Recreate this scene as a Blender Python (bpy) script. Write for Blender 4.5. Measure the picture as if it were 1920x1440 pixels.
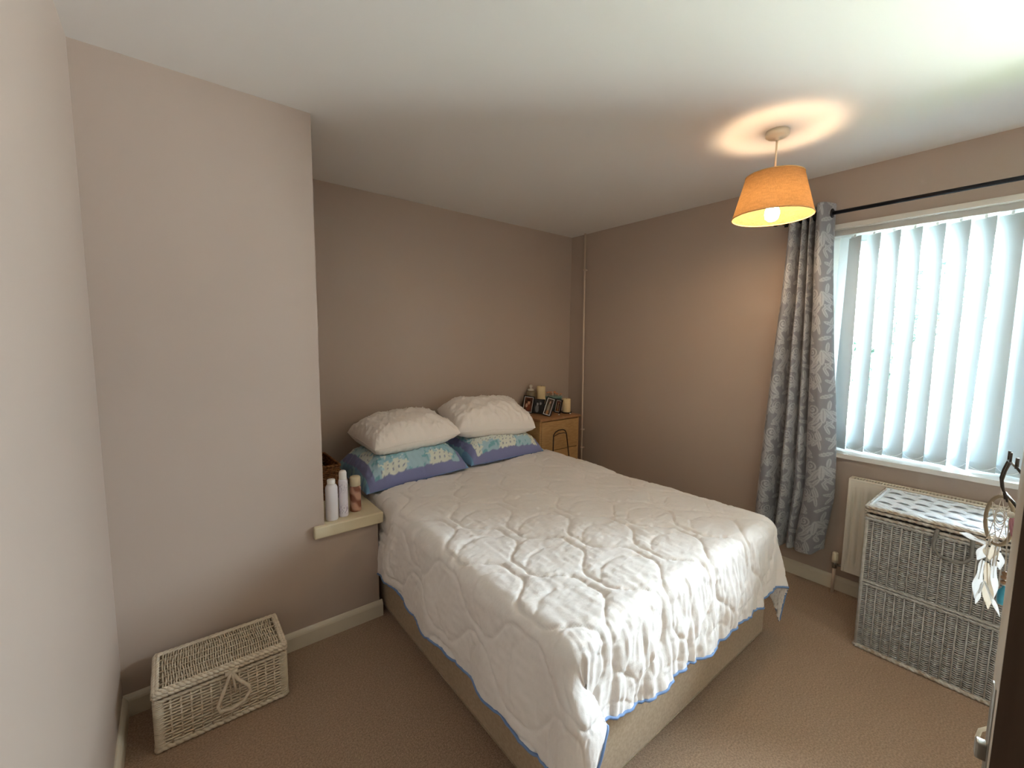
import bpy, bmesh, math, random
import numpy as np
from mathutils import Vector, Matrix, Euler
from mathutils.bvhtree import BVHTree

random.seed(7)
rng = np.random.default_rng(7)
PI = math.pi
for o in list(bpy.data.objects):
    bpy.data.objects.remove(o, do_unlink=True)
SC = bpy.context.scene
COL = SC.collection

# ------------------------------------------------------------------ camera
CAM_LOC = (-2.9989, -2.8803, 1.4343)
yaw, pitch, roll = 0.673936, -0.099926, 0.010895
fv = Vector((math.sin(yaw) * math.cos(pitch), math.cos(yaw) * math.cos(pitch), math.sin(pitch)))
rv = Vector((math.cos(yaw), -math.sin(yaw), 0))
uv_ = rv.cross(fv)
r2 = math.cos(roll) * rv + math.sin(roll) * uv_
u2 = -math.sin(roll) * rv + math.cos(roll) * uv_
cd = bpy.data.cameras.new('camera')
cd.sensor_fit = 'HORIZONTAL'
cd.sensor_width = 36.0
cd.lens = 803.419 / 1920 * 36.0
cd.clip_start = 0.02
cam = bpy.data.objects.new('camera', cd)
COL.objects.link(cam)
cam.matrix_world = Matrix(((r2.x, u2.x, -fv.x, CAM_LOC[0]), (r2.y, u2.y, -fv.y, CAM_LOC[1]),
                           (r2.z, u2.z, -fv.z, CAM_LOC[2]), (0, 0, 0, 1)))
SC.camera = cam

# ------------------------------------------------------------------ world, lights, exposure
w = bpy.data.worlds.new('overcast_sky')
SC.world = w
w.use_nodes = True
bg = w.node_tree.nodes['Background']
bg.inputs[0].default_value = (0.79, 0.885, 1.0, 1)
# overcast sky: brighter overhead than at the horizon
_N, _L = w.node_tree.nodes, w.node_tree.links
_tc, _sx = _N.new('ShaderNodeTexCoord'), _N.new('ShaderNodeSeparateXYZ')
_mr = _N.new('ShaderNodeMapRange')
_mr.inputs[1].default_value, _mr.inputs[2].default_value = 0.0, 1.0
SKY = 55.0
_mr.inputs[3].default_value, _mr.inputs[4].default_value = SKY, SKY * 2.5
_L.new(_tc.outputs['Generated'], _sx.inputs[0])
_L.new(_sx.outputs['Z'], _mr.inputs[0])
_L.new(_mr.outputs[0], bg.inputs[1])
SC.view_settings.view_transform = 'Standard'
SC.view_settings.look = 'None'
SC.view_settings.exposure = 0.34
SC.view_settings.gamma = 1.0
SC.view_settings.use_curve_mapping = False
BULB_STRENGTH = 170.0
# daylight portal in the window opening (guides sky sampling only, adds no light)
pl = bpy.data.lights.new('window_portal', 'AREA')
pl.shape = 'RECTANGLE'
pl.size = 1.24
pl.size_y = 1.41
pl.cycles.is_portal = True
po = bpy.data.objects.new('window_portal', pl)
COL.objects.link(po)
po.location = (0.16, -2.793, 1.44)
po.rotation_euler = (0, PI / 2, 0)
# sun added behind the house: it lights the added pale paving, which throws daylight up through the window
sd = bpy.data.lights.new('sun', 'SUN')
sd.energy = 300.0
sd.angle = 0.02
sd.color = (1.0, 0.96, 0.98)
sun = bpy.data.objects.new('sun', sd)
COL.objects.link(sun)
sun.rotation_euler = (math.radians(12), math.radians(-38), 0)
SC.cycles.max_bounces = 10
SC.cycles.diffuse_bounces = 6
SC.cycles.transparent_max_bounces = 12
SC.cycles.sample_clamp_indirect = 60.0
SC.cycles.use_guiding = True
SC.cycles.caustics_reflective = False
SC.cycles.caustics_refractive = False


# ------------------------------------------------------------------ materials
def lin(c):
    return tuple(((x / 255 + 0.055) / 1.055) ** 2.4 if x / 255 > 0.04045 else x / 255 / 12.92 for x in c)


def mat(name, color, rough=0.6, spec=0.4, metal=0.0, noise=None, bump=None, sheen=0.0, attr=None, coat=0.0,
        stretch=None, weave=None):
    """color is an sRGB 0-255 triple; noise=(scale, second colour, detail); bump=(scale, strength, distance)."""
    m = bpy.data.materials.new(name)
    m.use_nodes = True
    nt = m.node_tree
    N, L = nt.nodes, nt.links
    b = N['Principled BSDF']
    b.inputs['Base Color'].default_value = (*lin(color), 1)
    b.inputs['Roughness'].default_value = rough
    b.inputs['Specular IOR Level'].default_value = spec
    b.inputs['Metallic'].default_value = metal
    b.inputs['Sheen Weight'].default_value = sheen
    b.inputs['Coat Weight'].default_value = coat
    tc = N.new('ShaderNodeTexCoord')
    mp = N.new('ShaderNodeMapping')
    L.new(tc.outputs['Object'], mp.inputs[0])
    if stretch:
        mp.inputs['Scale'].default_value = stretch
    src = None
    if attr:
        a = N.new('ShaderNodeVertexColor')
        a.layer_name = attr
        src = a.outputs[0]
        L.new(src, b.inputs['Base Color'])
    if noise:
        n = N.new('ShaderNodeTexNoise')
        n.inputs['Scale'].default_value = noise[0]
        n.inputs['Detail'].default_value = noise[2] if len(noise) > 2 else 3
        L.new(mp.outputs[0], n.inputs['Vector'])
        rp = N.new('ShaderNodeMapRange')
        rp.inputs[1].default_value = 0.35
        rp.inputs[2].default_value = 0.65
        L.new(n.outputs[0], rp.inputs[0])
        mx = N.new('ShaderNodeMix')
        mx.data_type = 'RGBA'
        L.new(rp.outputs[0], mx.inputs[0])
        if src is not None:
            L.new(src, mx.inputs[6])
        else:
            mx.inputs[6].default_value = (*lin(color), 1)
        mx.inputs[7].default_value = (*lin(noise[1]), 1)
        L.new(mx.outputs[2], b.inputs['Base Color'])
    hsrc = None
    if bump:
        n = N.new('ShaderNodeTexNoise')
        n.inputs['Scale'].default_value = bump[0]
        n.inputs['Detail'].default_value = 4
        L.new(mp.outputs[0], n.inputs['Vector'])
        hsrc = n.outputs[0]
        bp = N.new('ShaderNodeBump')
        bp.inputs['Strength'].default_value = bump[1]
        bp.inputs['Distance'].default_value = bump[2] if len(bump) > 2 else 0.002
        L.new(hsrc, bp.inputs['Height'])
        L.new(bp.outputs[0], b.inputs['Normal'])
    if weave:
        w1 = N.new('ShaderNodeTexWave')
        w1.inputs['Scale'].default_value = weave[0]
        w1.inputs['Distortion'].default_value = 1.5
        w1.bands_direction = 'X'
        w2 = N.new('ShaderNodeTexWave')
        w2.inputs['Scale'].default_value = weave[0]
        w2.inputs['Distortion'].default_value = 1.5
        w2.bands_direction = 'Z'
        L.new(mp.outputs[0], w1.inputs[0])
        L.new(mp.outputs[0], w2.inputs[0])
        ad = N.new('ShaderNodeMath')
        ad.operation = 'ADD'
        L.new(w1.outputs['Fac'], ad.inputs[0])
        L.new(w2.outputs['Fac'], ad.inputs[1])
        bp = N.new('ShaderNodeBump')
        bp.inputs['Strength'].default_value = weave[1]
        bp.inputs['Distance'].default_value = 0.001
        L.new(ad.outputs[0], bp.inputs['Height'])
        L.new(bp.outputs[0], b.inputs['Normal'])
    return m


def translucent_mat(name, refl, trans, tcol, fac, noise_scale=None):
    m = bpy.data.materials.new(name)
    m.use_nodes = True
    nt = m.node_tree
    N, L = nt.nodes, nt.links
    N.remove(N['Principled BSDF'])
    d = N.new('ShaderNodeBsdfDiffuse')
    t = N.new('ShaderNodeBsdfTranslucent')
    mx = N.new('ShaderNodeMixShader')
    d.inputs[0].default_value = (*lin(refl), 1)
    t.inputs[0].default_value = (*lin(tcol), 1)
    mx.inputs[0].default_value = fac
    L.new(d.outputs[0], mx.inputs[1])
    L.new(t.outputs[0], mx.inputs[2])
    L.new(mx.outputs[0], N['Material Output'].inputs[0])
    if noise_scale:
        tc = N.new('ShaderNodeTexCoord')
        acc = None
        for st in ((1, 1, 0.06), (0.07, 0.07, 1)):
            mp = N.new('ShaderNodeMapping')
            mp.inputs['Scale'].default_value = st
            n = N.new('ShaderNodeTexNoise')
            n.inputs['Scale'].default_value = noise_scale
            L.new(tc.outputs['Object'], mp.inputs[0])
            L.new(mp.outputs[0], n.inputs['Vector'])
            if acc is None:
                acc = n.outputs[0]
            else:
                ad = N.new('ShaderNodeMath')
                L.new(acc, ad.inputs[0])
                L.new(n.outputs[0], ad.inputs[1])
                acc = ad.outputs[0]
        mr = N.new('ShaderNodeMapRange')
        mr.inputs[1].default_value = 0.75
        mr.inputs[2].default_value = 1.25
        mr.inputs[3].default_value = 0.72
        mr.inputs[4].default_value = 1.0
        L.new(acc, mr.inputs[0])
        for node, c in ((d, refl), (t, tcol)):
            vm = N.new('ShaderNodeVectorMath')
            vm.operation = 'SCALE'
            vm.inputs[0].default_value = lin(c)
            L.new(mr.outputs[0], vm.inputs[3])
            L.new(vm.outputs[0], node.inputs[0])
    return m


def glass_mat(name):
    m = bpy.data.materials.new(name)
    m.use_nodes = True
    nt = m.node_tree
    N, L = nt.nodes, nt.links
    N.remove(N['Principled BSDF'])
    t = N.new('ShaderNodeBsdfTransparent')
    t.inputs[0].default_value = (0.93, 0.97, 0.96, 1)
    g = N.new('ShaderNodeBsdfGlossy')
    g.inputs['Roughness'].default_value = 0.02
    f = N.new('ShaderNodeFresnel')
    f.inputs[0].default_value = 1.45
    mx = N.new('ShaderNodeMixShader')
    L.new(f.outputs[0], mx.inputs[0])
    L.new(t.outputs[0], mx.inputs[1])
    L.new(g.outputs[0], mx.inputs[2])
    L.new(mx.outputs[0], N['Material Output'].inputs[0])
    return m


def emit_mat(name, color, strength):
    m = bpy.data.materials.new(name)
    m.use_nodes = True
    b = m.node_tree.nodes['Principled BSDF']
    b.inputs['Base Color'].default_value = (1, 0.9, 0.7, 1)
    b.inputs['Emission Color'].default_value = (*color, 1)
    b.inputs['Emission Strength'].default_value = strength
    return m


M = {}
M['wall'] = mat('taupe_satin_paint', (189, 172, 159), 0.38, 0.4, bump=(220, 0.10, 0.001), noise=(1.3, (186, 169, 156), 2))
M['ceiling'] = mat('white_ceiling_paint', (234, 231, 228), 0.75, 0.25, bump=(160, 0.12, 0.001))
M['carpet'] = mat('beige_brown_carpet', (186, 157, 131), 0.95, 0.1, sheen=0.25, noise=(170, (148, 122, 99), 4), bump=(260, 0.8, 0.006))
M['trim'] = mat('cream_gloss_paint', (222, 212, 192), 0.32, 0.45, bump=(60, 0.03))
M['white_trim'] = mat('white_gloss_paint', (228, 224, 216), 0.3, 0.45)
M['shelf'] = mat('cream_painted_board', (226, 214, 184), 0.4, 0.4, noise=(6, (216, 202, 170)))
M['pipe'] = mat('cream_painted_pipe', (214, 196, 178), 0.35, 0.45)
M['upvc'] = mat('white_plastic', (235, 240, 242), 0.25, 0.5)
M['radiator'] = mat('white_enamel', (226, 220, 208), 0.3, 0.5)
M['dark_gap'] = mat('dark_void', (22, 20, 18), 0.9, 0.1)
M['chrome'] = mat('brushed_metal', (150, 146, 138), 0.3, 0.5, metal=0.9)
M['bronze'] = mat('dark_bronze', (62, 54, 48), 0.4, 0.5, metal=0.6)
M['black_metal'] = mat('black_metal', (22, 24, 32), 0.35, 0.5, metal=0.3)
M['brown_wire'] = mat('dark_brown_wire', (48, 30, 20), 0.4, 0.5, metal=0.3)
M['slat'] = translucent_mat('blind_fabric', (180, 190, 194), None, (222, 236, 240), 0.012)
M['rail'] = mat('grey_white_rail', (190, 189, 186), 0.35, 0.4)
M['divan'] = mat('beige_brown_upholstery', (180, 160, 134), 0.85, 0.15, sheen=0.2, noise=(90, (166, 146, 120), 3), bump=(300, 0.35, 0.001))
M['mattress'] = mat('cream_ticking', (226, 216, 202), 0.8, 0.2, bump=(80, 0.2))
M['quilt'] = mat('ivory_sateen', (238, 233, 230), 0.50, 0.35, sheen=0.25, bump=(38, 0.28, 0.006), stretch=(1.0, 2.2, 1.0))
M['piping'] = mat('blue_binding', (112, 140, 184), 0.55, 0.3)
M['white_pillow'] = mat('cream_white_cotton', (247, 241, 236), 0.7, 0.25, sheen=0.2, bump=(26, 0.30, 0.006))
M['print_pillow'] = mat('patchwork_cotton', (170, 200, 205), 0.75, 0.2, sheen=0.15, attr='Col', bump=(40, 0.15, 0.004))
M['curtain'] = mat('silver_damask', (150, 150, 156), 0.42, 0.5, sheen=0.15, attr='Col', bump=(500, 0.12, 0.0005))
M['shade'] = translucent_mat('linen_shade', (140, 108, 76), None, (176, 134, 84), 0.14, 420)
M['bulb'] = emit_mat('warm_bulb', (1.0, 0.70, 0.42), BULB_STRENGTH)
M['white_plastic'] = mat('ivory_plastic', (232, 222, 200), 0.35, 0.45)
M['wicker_cream'] = mat('cream_painted_wicker', (226, 213, 193), 0.6, 0.3, noise=(40, (212, 197, 175), 3))
M['wicker_shaded'] = mat('whitewashed_wicker_shaded', (186, 186, 184), 0.6, 0.3, noise=(55, (164, 160, 154), 4))  # darker than the lid: backlit shade put into the colour
M['wicker_lid_lit'] = mat('whitewashed_strip_lit', (220, 226, 232), 0.55, 0.35, noise=(60, (208, 214, 220), 3))  # bluish white: window light on the lid put into the colour
M['worn_rim'] = mat('worn_whitewashed_rim', (206, 203, 197), 0.6, 0.3, noise=(45, (160, 142, 122), 4))
M['grey_handle'] = mat('grey_rattan_wrap', (120, 118, 114), 0.65, 0.25)
M['wicker_brown'] = mat('brown_wicker', (140, 96, 58), 0.6, 0.3, noise=(60, (96, 62, 36), 3))
M['oak'] = mat('oak_veneer', (192, 154, 104), 0.5, 0.35, noise=(14, (172, 134, 86), 4), stretch=(1.5, 1.5, 14))
M['oak_top'] = mat('oak_top_veneer', (172, 130, 90), 0.45, 0.4, noise=(14, (152, 110, 74), 4), stretch=(1.5, 14, 1.5))
M['door'] = mat('brown_painted_door', (92, 74, 60), 0.5, 0.3, noise=(8, (84, 67, 54), 3), stretch=(1, 8, 0.6))
M['door_edge'] = mat('cream_door_edge', (206, 194, 176), 0.4, 0.4)
M['glass'] = glass_mat('window_pane_glass')
M['candle'] = mat('cream_wax', (232, 210, 164), 0.45, 0.4)
M['black_frame'] = mat('black_frame', (20, 17, 16), 0.35, 0.5)
M['brown_frame'] = mat('dark_brown_frame', (58, 40, 32), 0.4, 0.45)
M['photo'] = mat('photo_print', (120, 100, 90), 0.25, 0.5, attr='Col')
M['jar'] = mat('smoky_jar', (128, 112, 88), 0.2, 0.5)
M['teal'] = mat('teal_ceramic', (104, 142, 140), 0.4, 0.45, noise=(60, (70, 110, 112)))
M['peach'] = mat('peach_petals', (214, 150, 112), 0.6, 0.3)
M['leafg'] = mat('dark_leaf', (60, 74, 48), 0.6, 0.3)
M['bottle_white'] = mat('white_bottle_plastic', (232, 228, 232), 0.3, 0.5)
M['bottle_cap'] = mat('white_cap_plastic', (240, 238, 234), 0.3, 0.5)
M['bottle_spray'] = mat('printed_white_can', (226, 220, 228), 0.3, 0.5, attr='Col')
M['bottle_pink'] = mat('bronze_pink_bottle', (190, 140, 116), 0.25, 0.5, attr='Col')
M['feather'] = translucent_mat('white_feather', (240, 240, 240), None, (240, 240, 240), 0.3)
M['feather_cream'] = translucent_mat('cream_feather', (226, 214, 196), None, (236, 224, 206), 0.3)
M['hoop'] = mat('suede_hoop', (150, 134, 112), 0.7, 0.2)
M['thread'] = mat('pale_thread', (216, 208, 196), 0.7, 0.2)
M['bead_brown'] = mat('brown_bead', (140, 108, 80), 0.4, 0.4)
M['turquoise'] = mat('turquoise_bead', (58, 148, 172), 0.4, 0.45, noise=(90, (48, 130, 158)))
M['bead_dark'] = mat('dark_bead', (44, 44, 46), 0.4, 0.4)
M['pink'] = mat('pink_tassel', (206, 150, 160), 0.6, 0.3)
M['plaque'] = mat('pale_wood', (150, 134, 116), 0.6, 0.3)
M['bark'] = mat('bark', (92, 76, 60), 0.9, 0.1)
M['leaves'] = mat('tree_leaves', (40, 72, 52), 0.6, 0.3, noise=(3, (30, 58, 42)))
M['lawn'] = mat('pale_bounce_paving', (184, 182, 178), 0.95, 0.1, noise=(2, (174, 172, 168)))  # pale tone chosen to bounce daylight up to the ceiling
M['brick_out'] = mat('render_outside', (200, 190, 178), 0.9, 0.1)

# ------------------------------------------------------------------ mesh helpers
WORLD0 = {}


class MB:
    def __init__(s):
        s.v, s.f, s.m, s.sm = [], [], [], []

    def add(s, vs, fs, mi=0, smooth=False):
        b = len(s.v)
        s.v.extend(tuple(map(float, p)) for p in vs)
        for f in fs:
            s.f.append(tuple(b + i for i in f))
            s.m.append(mi)
            s.sm.append(smooth)
        return s

    def box(s, lo, hi, bev=0.0, mi=0):
        if bev <= 0:
            x0, y0, z0 = lo
            x1, y1, z1 = hi
            vs = [(x0, y0, z0), (x1, y0, z0), (x1, y1, z0), (x0, y1, z0), (x0, y0, z1), (x1, y0, z1), (x1, y1, z1), (x0, y1, z1)]
            fs = [(0, 3, 2, 1), (4, 5, 6, 7), (0, 1, 5, 4), (1, 2, 6, 5), (2, 3, 7, 6), (3, 0, 4, 7)]
            return s.add(vs, fs, mi)
        bm = bmesh.new()
        bmesh.ops.create_cube(bm, size=1)
        c = [(a + b) / 2 for a, b in zip(lo, hi)]
        d = [b - a for a, b in zip(lo, hi)]
        for v in bm.verts:
            v.co = Vector((c[0] + v.co.x * d[0], c[1] + v.co.y * d[1], c[2] + v.co.z * d[2]))
        bmesh.ops.bevel(bm, geom=list(bm.edges), offset=bev, segments=2, affect='EDGES', profile=0.6)
        bm.verts.index_update()
        s.add([v.co[:] for v in bm.verts], [[v.index for v in f.verts] for f in bm.faces], mi, True)
        bm.free()
        return s

    def tube(s, path, r, sides=6, closed=False, mi=0, caps=True):
        P = [Vector(p) for p in path]
        n = len(P)
        rr = r if hasattr(r, '__len__') else [r] * n
        T = []
        for i in range(n):
            a = P[(i - 1) % n] if closed or i > 0 else P[i]
            b = P[(i + 1) % n] if closed or i < n - 1 else P[i]
            t = (b - a)
            T.append(t.normalized() if t.length > 1e-9 else Vector((0, 0, 1)))
        up = Vector((0, 0, 1)) if abs(T[0].z) < 0.9 else Vector((1, 0, 0))
        nrm = (up - T[0] * up.dot(T[0])).normalized()
        vs = []
        for i in range(n):
            nrm = nrm - T[i] * nrm.dot(T[i])
            nrm = nrm.normalized() if nrm.length > 1e-6 else Vector((1, 0, 0))
            bi = T[i].cross(nrm)
            for k in range(sides):
                a = 2 * PI * k / sides
                vs.append(P[i] + (nrm * math.cos(a) + bi * math.sin(a)) * rr[i])
        fs = []
        for i in range(n if closed else n - 1):
            j = (i + 1) % n
            for k in range(sides):
                k2 = (k + 1) % sides
                fs.append((i * sides + k, i * sides + k2, j * sides + k2, j * sides + k))
        if caps and not closed:
            fs.append(tuple(range(sides))[::-1])
            fs.append(tuple((n - 1) * sides + k for k in range(sides)))
        return s.add(vs, fs, mi, True)

    def lathe(s, prof, c, seg=24, mi=0, axis='z', smooth=True):
        vs, fs = [], []
        n = len(prof)
        for r, h in prof:
            for k in range(seg):
                a = 2 * PI * k / seg
                p = (r * math.cos(a), r * math.sin(a), h)
                if axis == 'x':
                    p = (h, r * math.cos(a), r * math.sin(a))
                if axis == 'y':
                    p = (r * math.cos(a), h, r * math.sin(a))
                vs.append((c[0] + p[0], c[1] + p[1], c[2] + p[2]))
        for i in range(n - 1):
            for k in range(seg):
                k2 = (k + 1) % seg
                fs.append((i * seg + k, i * seg + k2, (i + 1) * seg + k2, (i + 1) * seg + k))
        return s.add(vs, fs, mi, smooth)

    def prism(s, poly, z0, z1, axis='z', mi=0):
        """polygon in the two other axes (in order) extruded along axis"""
        n = len(poly)

        def mk(a, b, h):
            return {'z': (a, b, h), 'y': (a, h, b), 'x': (h, a, b)}[axis]
        vs = [mk(a, b, z0) for a, b in poly] + [mk(a, b, z1) for a, b in poly]
        fs = [tuple(range(n))[::-1], tuple(range(n, 2 * n))]
        fs += [(i, (i + 1) % n, n + (i + 1) % n, n + i) for i in range(n)]
        return s.add(vs, fs, mi)

    def grid(s, P, mi=0, smooth=True):
        P = np.asarray(P)
        a, b = P.shape[:2]
        idx = np.arange(a * b).reshape(a, b)
        fs = np.stack([idx[:-1, :-1], idx[1:, :-1], idx[1:, 1:], idx[:-1, 1:]], -1).reshape(-1, 4).tolist()
        return s.add(P.reshape(-1, 3).tolist(), fs, mi, smooth)

    def sphere(s, c, r, seg=12, rings=8, mi=0):
        sc = r if hasattr(r, '__len__') else (r, r, r)
        prof = [(max(1e-4, math.sin(PI * i / rings)), -math.cos(PI * i / rings)) for i in range(rings + 1)]
        b = len(s.v)
        s.lathe(prof, (0, 0, 0), seg, mi)
        for i in range(b, len(s.v)):
            v = s.v[i]
            s.v[i] = (c[0] + v[0] * sc[0], c[1] + v[1] * sc[1], c[2] + v[2] * sc[2])
        return s

    def build(s, name, material, parent=None, at=(0, 0, 0), local=False, flipcheck=True):
        """at: base point for a top-level object; a child is re-expressed in its root's frame (local=True: already there)."""
        off = Vector((0, 0, 0))
        if parent is None:
            off = Vector(at)
        elif not local:
            off = WORLD0.get(parent.name, Vector((0, 0, 0)))
        V = np.array(s.v, dtype=np.float64).reshape(-1, 3) - np.array(off[:])
        me = bpy.data.meshes.new(name)
        me.from_pydata(V.tolist(), [], s.f)
        mats = material if isinstance(material, (list, tuple)) else [material]
        for x in mats:
            me.materials.append(x)
        if len(mats) > 1:
            me.polygons.foreach_set('material_index', s.m)
        me.polygons.foreach_set('use_smooth', s.sm)
        bm = bmesh.new()
        bm.from_mesh(me)
        if flipcheck and len(bm.verts) < 60000:
            bmesh.ops.recalc_face_normals(bm, faces=bm.faces)
        bm.to_mesh(me)
        bm.free()
        me.update()
        o = bpy.data.objects.new(name, me)
        COL.objects.link(o)
        if parent is None:
            o.location = off
            WORLD0[o.name] = off
        else:
            o.parent = parent
            WORLD0[o.name] = off
        return o


def sharp(o, ang=40):
    """keep crisp edges on smooth-shaded meshes"""
    me = o.data
    bm = bmesh.new()
    bm.from_mesh(me)
    for e in bm.edges:
        if len(e.link_faces) == 2 and e.calc_face_angle(0) > math.radians(ang):
            e.smooth = False
    bm.to_mesh(me)
    bm.free()
    return o


def thing(name, label, cat, loc=(0, 0, 0), rot=(0, 0, 0), group=None):
    o = bpy.data.objects.new(name, None)
    COL.objects.link(o)
    o.empty_display_size = 0.05
    o.location = loc
    o.rotation_euler = rot
    tag(o, label, cat, group)
    WORLD0[o.name] = Vector(loc)
    return o


def tag(o, label, cat, group=None, kind=None):
    o['label'] = label
    o['category'] = cat
    if group:
        o['group'] = group
    if kind:
        o['kind'] = kind
    return o


def struct(o, label=None):
    o['kind'] = 'structure'
    if label:
        o['label'] = label
    return o


def set_cols(o, cols, domain='POINT'):
    me = o.data
    ca = me.color_attributes.new('Col', 'FLOAT_COLOR', domain)
    c = np.ones((len(cols), 4), dtype=np.float32)
    c[:, :3] = cols
    ca.data.foreach_set('color', c.ravel())


def vnoise(x, y, seed=0):
    """smooth value noise on arrays"""
    r = np.random.default_rng(seed).random((128, 128)) * 2 - 1
    xi, yi = np.floor(x).astype(int), np.floor(y).astype(int)
    fx, fy = x - xi, y - yi
    fx, fy = fx * fx * (3 - 2 * fx), fy * fy * (3 - 2 * fy)
    a, b = r[xi % 128, yi % 128], r[(xi + 1) % 128, yi % 128]
    c, d = r[xi % 128, (yi + 1) % 128], r[(xi + 1) % 128, (yi + 1) % 128]
    return (a * (1 - fx) + b * fx) * (1 - fy) + (c * (1 - fx) + d * fx) * fy


def smooth01(x):
    x = np.clip(x, 0, 1)
    return x * x * (3 - 2 * x)


# ------------------------------------------------------------------ room shell
H = 2.4
XL, YF = -3.207, -3.63          # left wall, front wall
BX, BY = -2.4693, -0.805        # chimney breast edge and face
WY0, WY1, WZ0, WZ1 = -2.035, -3.50, 0.80, 2.085   # window opening


def wallbox(name, lo, hi, m='wall', label=None):
    return struct(MB().box(lo, hi).build(name, M[m], at=((lo[0] + hi[0]) / 2, (lo[1] + hi[1]) / 2, lo[2])), label)


wallbox('floor', (XL - 0.1, YF - 1.4, -0.1), (0.28, 0.1, 0), 'carpet', 'beige-brown fitted carpet over the whole bedroom floor')
wallbox('ceiling', (XL - 0.1, YF - 1.4, H), (0.28, 0.1, H + 0.1), 'ceiling', 'plain white painted ceiling above the bed')
wallbox('wall_left', (XL - 0.1, YF - 1.4, 0), (XL, 0.1, H), label='taupe painted wall close by on the left of the photo')
wallbox('wall_back', (XL, 0, 0), (0.28, 0.1, H), label='taupe painted wall behind the pillows at the bed head')
wallbox('wall_chimney', (XL, BY, 0), (BX, 0, H), label='taupe painted chimney breast above the small wicker basket')
wallbox('wall_low', (BX, BY, 0), (-2.212, 0, 0.505), label='low boxed-in taupe wall carrying the cream shelf')
b = MB()
b.box((0, WY0, 0), (0.28, 0, H))
b.box((0, WY1, 0), (0.28, WY0, WZ0))
b.box((0, WY1, WZ1), (0.28, WY0, H))
b.box((0, YF - 0.1, 0), (0.28, WY1, H))
struct(b.build('wall_right', M['wall'], at=(0.14, -1.8, 0)), 'taupe painted wall holding the window and curtain')
# front wall with the doorway the picture was taken from, and a bit of hall behind it
DX0, DX1 = -2.96, -2.165
b = MB()
b.box((XL, YF - 0.1, 0), (DX0, YF, H))
b.box((DX1, YF - 0.1, 0), (0, YF, H))
b.box((DX0, YF - 0.1, 2.03), (DX1, YF, H))
struct(b.build('wall_front', M['wall'], at=(-1.6, YF, 0)), 'taupe painted wall with the doorway')
b = MB()
b.box((XL, YF - 1.4, 0), (0.28, YF - 1.3, H))
b.box((-1.5, YF - 1.3, 0), (-1.4, YF - 0.1, H))
struct(b.build('wall_hall', M['wall'], at=(-2.3, YF - 1.3, 0)), 'taupe hall wall beyond the doorway')
b = MB()
for x0, x1 in ((DX0 - 0.06, DX0), (DX1, DX1 + 0.06)):
    b.box((x0, YF, 0), (x1, YF + 0.015, 2.09), 0.004)
b.box((DX0 - 0.06, YF, 2.03), (DX1 + 0.06, YF + 0.015, 2.09), 0.004)
struct(b.build('trim_1', M['trim'], at=(-2.5, YF, 0)), 'cream architrave around the doorway')

# baseboards: profile with a rounded top lip
BH, BT = 0.084, 0.015


def skirt_profile():
    return [(0, 0), (BT, 0), (BT, BH - 0.022), (BT - 0.002, BH - 0.014), (BT - 0.006, BH - 0.006), (0.004, BH), (0, BH)]


def baseboard(name, p0, p1, nrm, label):
    """board from p0 to p1 along a wall with outward normal nrm (2d)"""
    b = MB()
    pr = skirt_profile()
    vs = []
    for p in (p0, p1):
        for d, z in pr:
            vs.append((p[0] + nrm[0] * d, p[1] + nrm[1] * d, z))
    n = len(pr)
    fs = [tuple(range(n)), tuple(range(n, 2 * n))[::-1]] + [(i, i + 1, n + i + 1, n + i) for i in range(n - 1)]
    b.add(vs, fs)
    return struct(b.build(name, M['trim'], at=((p0[0] + p1[0]) / 2, (p0[1] + p1[1]) / 2, 0)), label)


baseboard('baseboard_left', (XL, BY - BT), (XL, YF), (1, 0), 'cream skirting board along the left wall')
baseboard('baseboard_chimney', (XL, BY), (-2.198, BY), (0, -1), 'cream skirting board behind the small wicker basket')
baseboard('baseboard_right', (0, 0), (0, YF), (-1, 0), 'cream skirting board under the radiator')
baseboard('baseboard_back', (-2.2, 0), (-0.016, 0), (0, -1), 'cream skirting board behind the bed')

# ------------------------------------------------------------------ shelf
b = MB()
b.prism([(-2.520, -0.832), (-2.191, -0.832), (-2.191, 0), (BX, 0), (BX, BY), (-2.520, BY)], 0.506, 0.563)
sh = b.build('alcove_shelf', M['shelf'], at=(-2.33, -0.4, 0.506))
bev = sh.modifiers.new('edge', 'BEVEL')
bev.width = 0.006
bev.segments = 2
tag(sh, 'thick cream painted shelf on the low wall left of the bed', 'shelf')

# ------------------------------------------------------------------ window
win = bpy.data.objects.new('window_1', None)
COL.objects.link(win)
win.location = (0.2, -2.72, 0.82)
WORLD0['window_1'] = Vector(win.location)
struct(win, 'wide white plastic window behind the vertical blind')
b = MB()
fx0, fx1 = 0.17, 0.235
y0, y1, z0, z1 = WY1, WY0, WZ0 + 0.02, WZ1
fw = 0.055
b.box((fx0, y0, z0), (fx1, y0 + fw, z1), 0.004)
b.box((fx0, y1 - fw, z0), (fx1, y1, z1), 0.004)
b.box((fx0, y0 + fw, z0), (fx1, y1 - fw, z0 + fw), 0.004)
b.box((fx0, y0 + fw, z1 - fw), (fx1, y1 - fw, z1), 0.004)
b.build('window_frame', M['upvc'], win)
MUL = -2.80
MB().box((fx0, MUL - 0.035, z0 + fw), (fx1, MUL + 0.035, z1 - fw), 0.004).build('mullion', M['upvc'], win)
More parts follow.
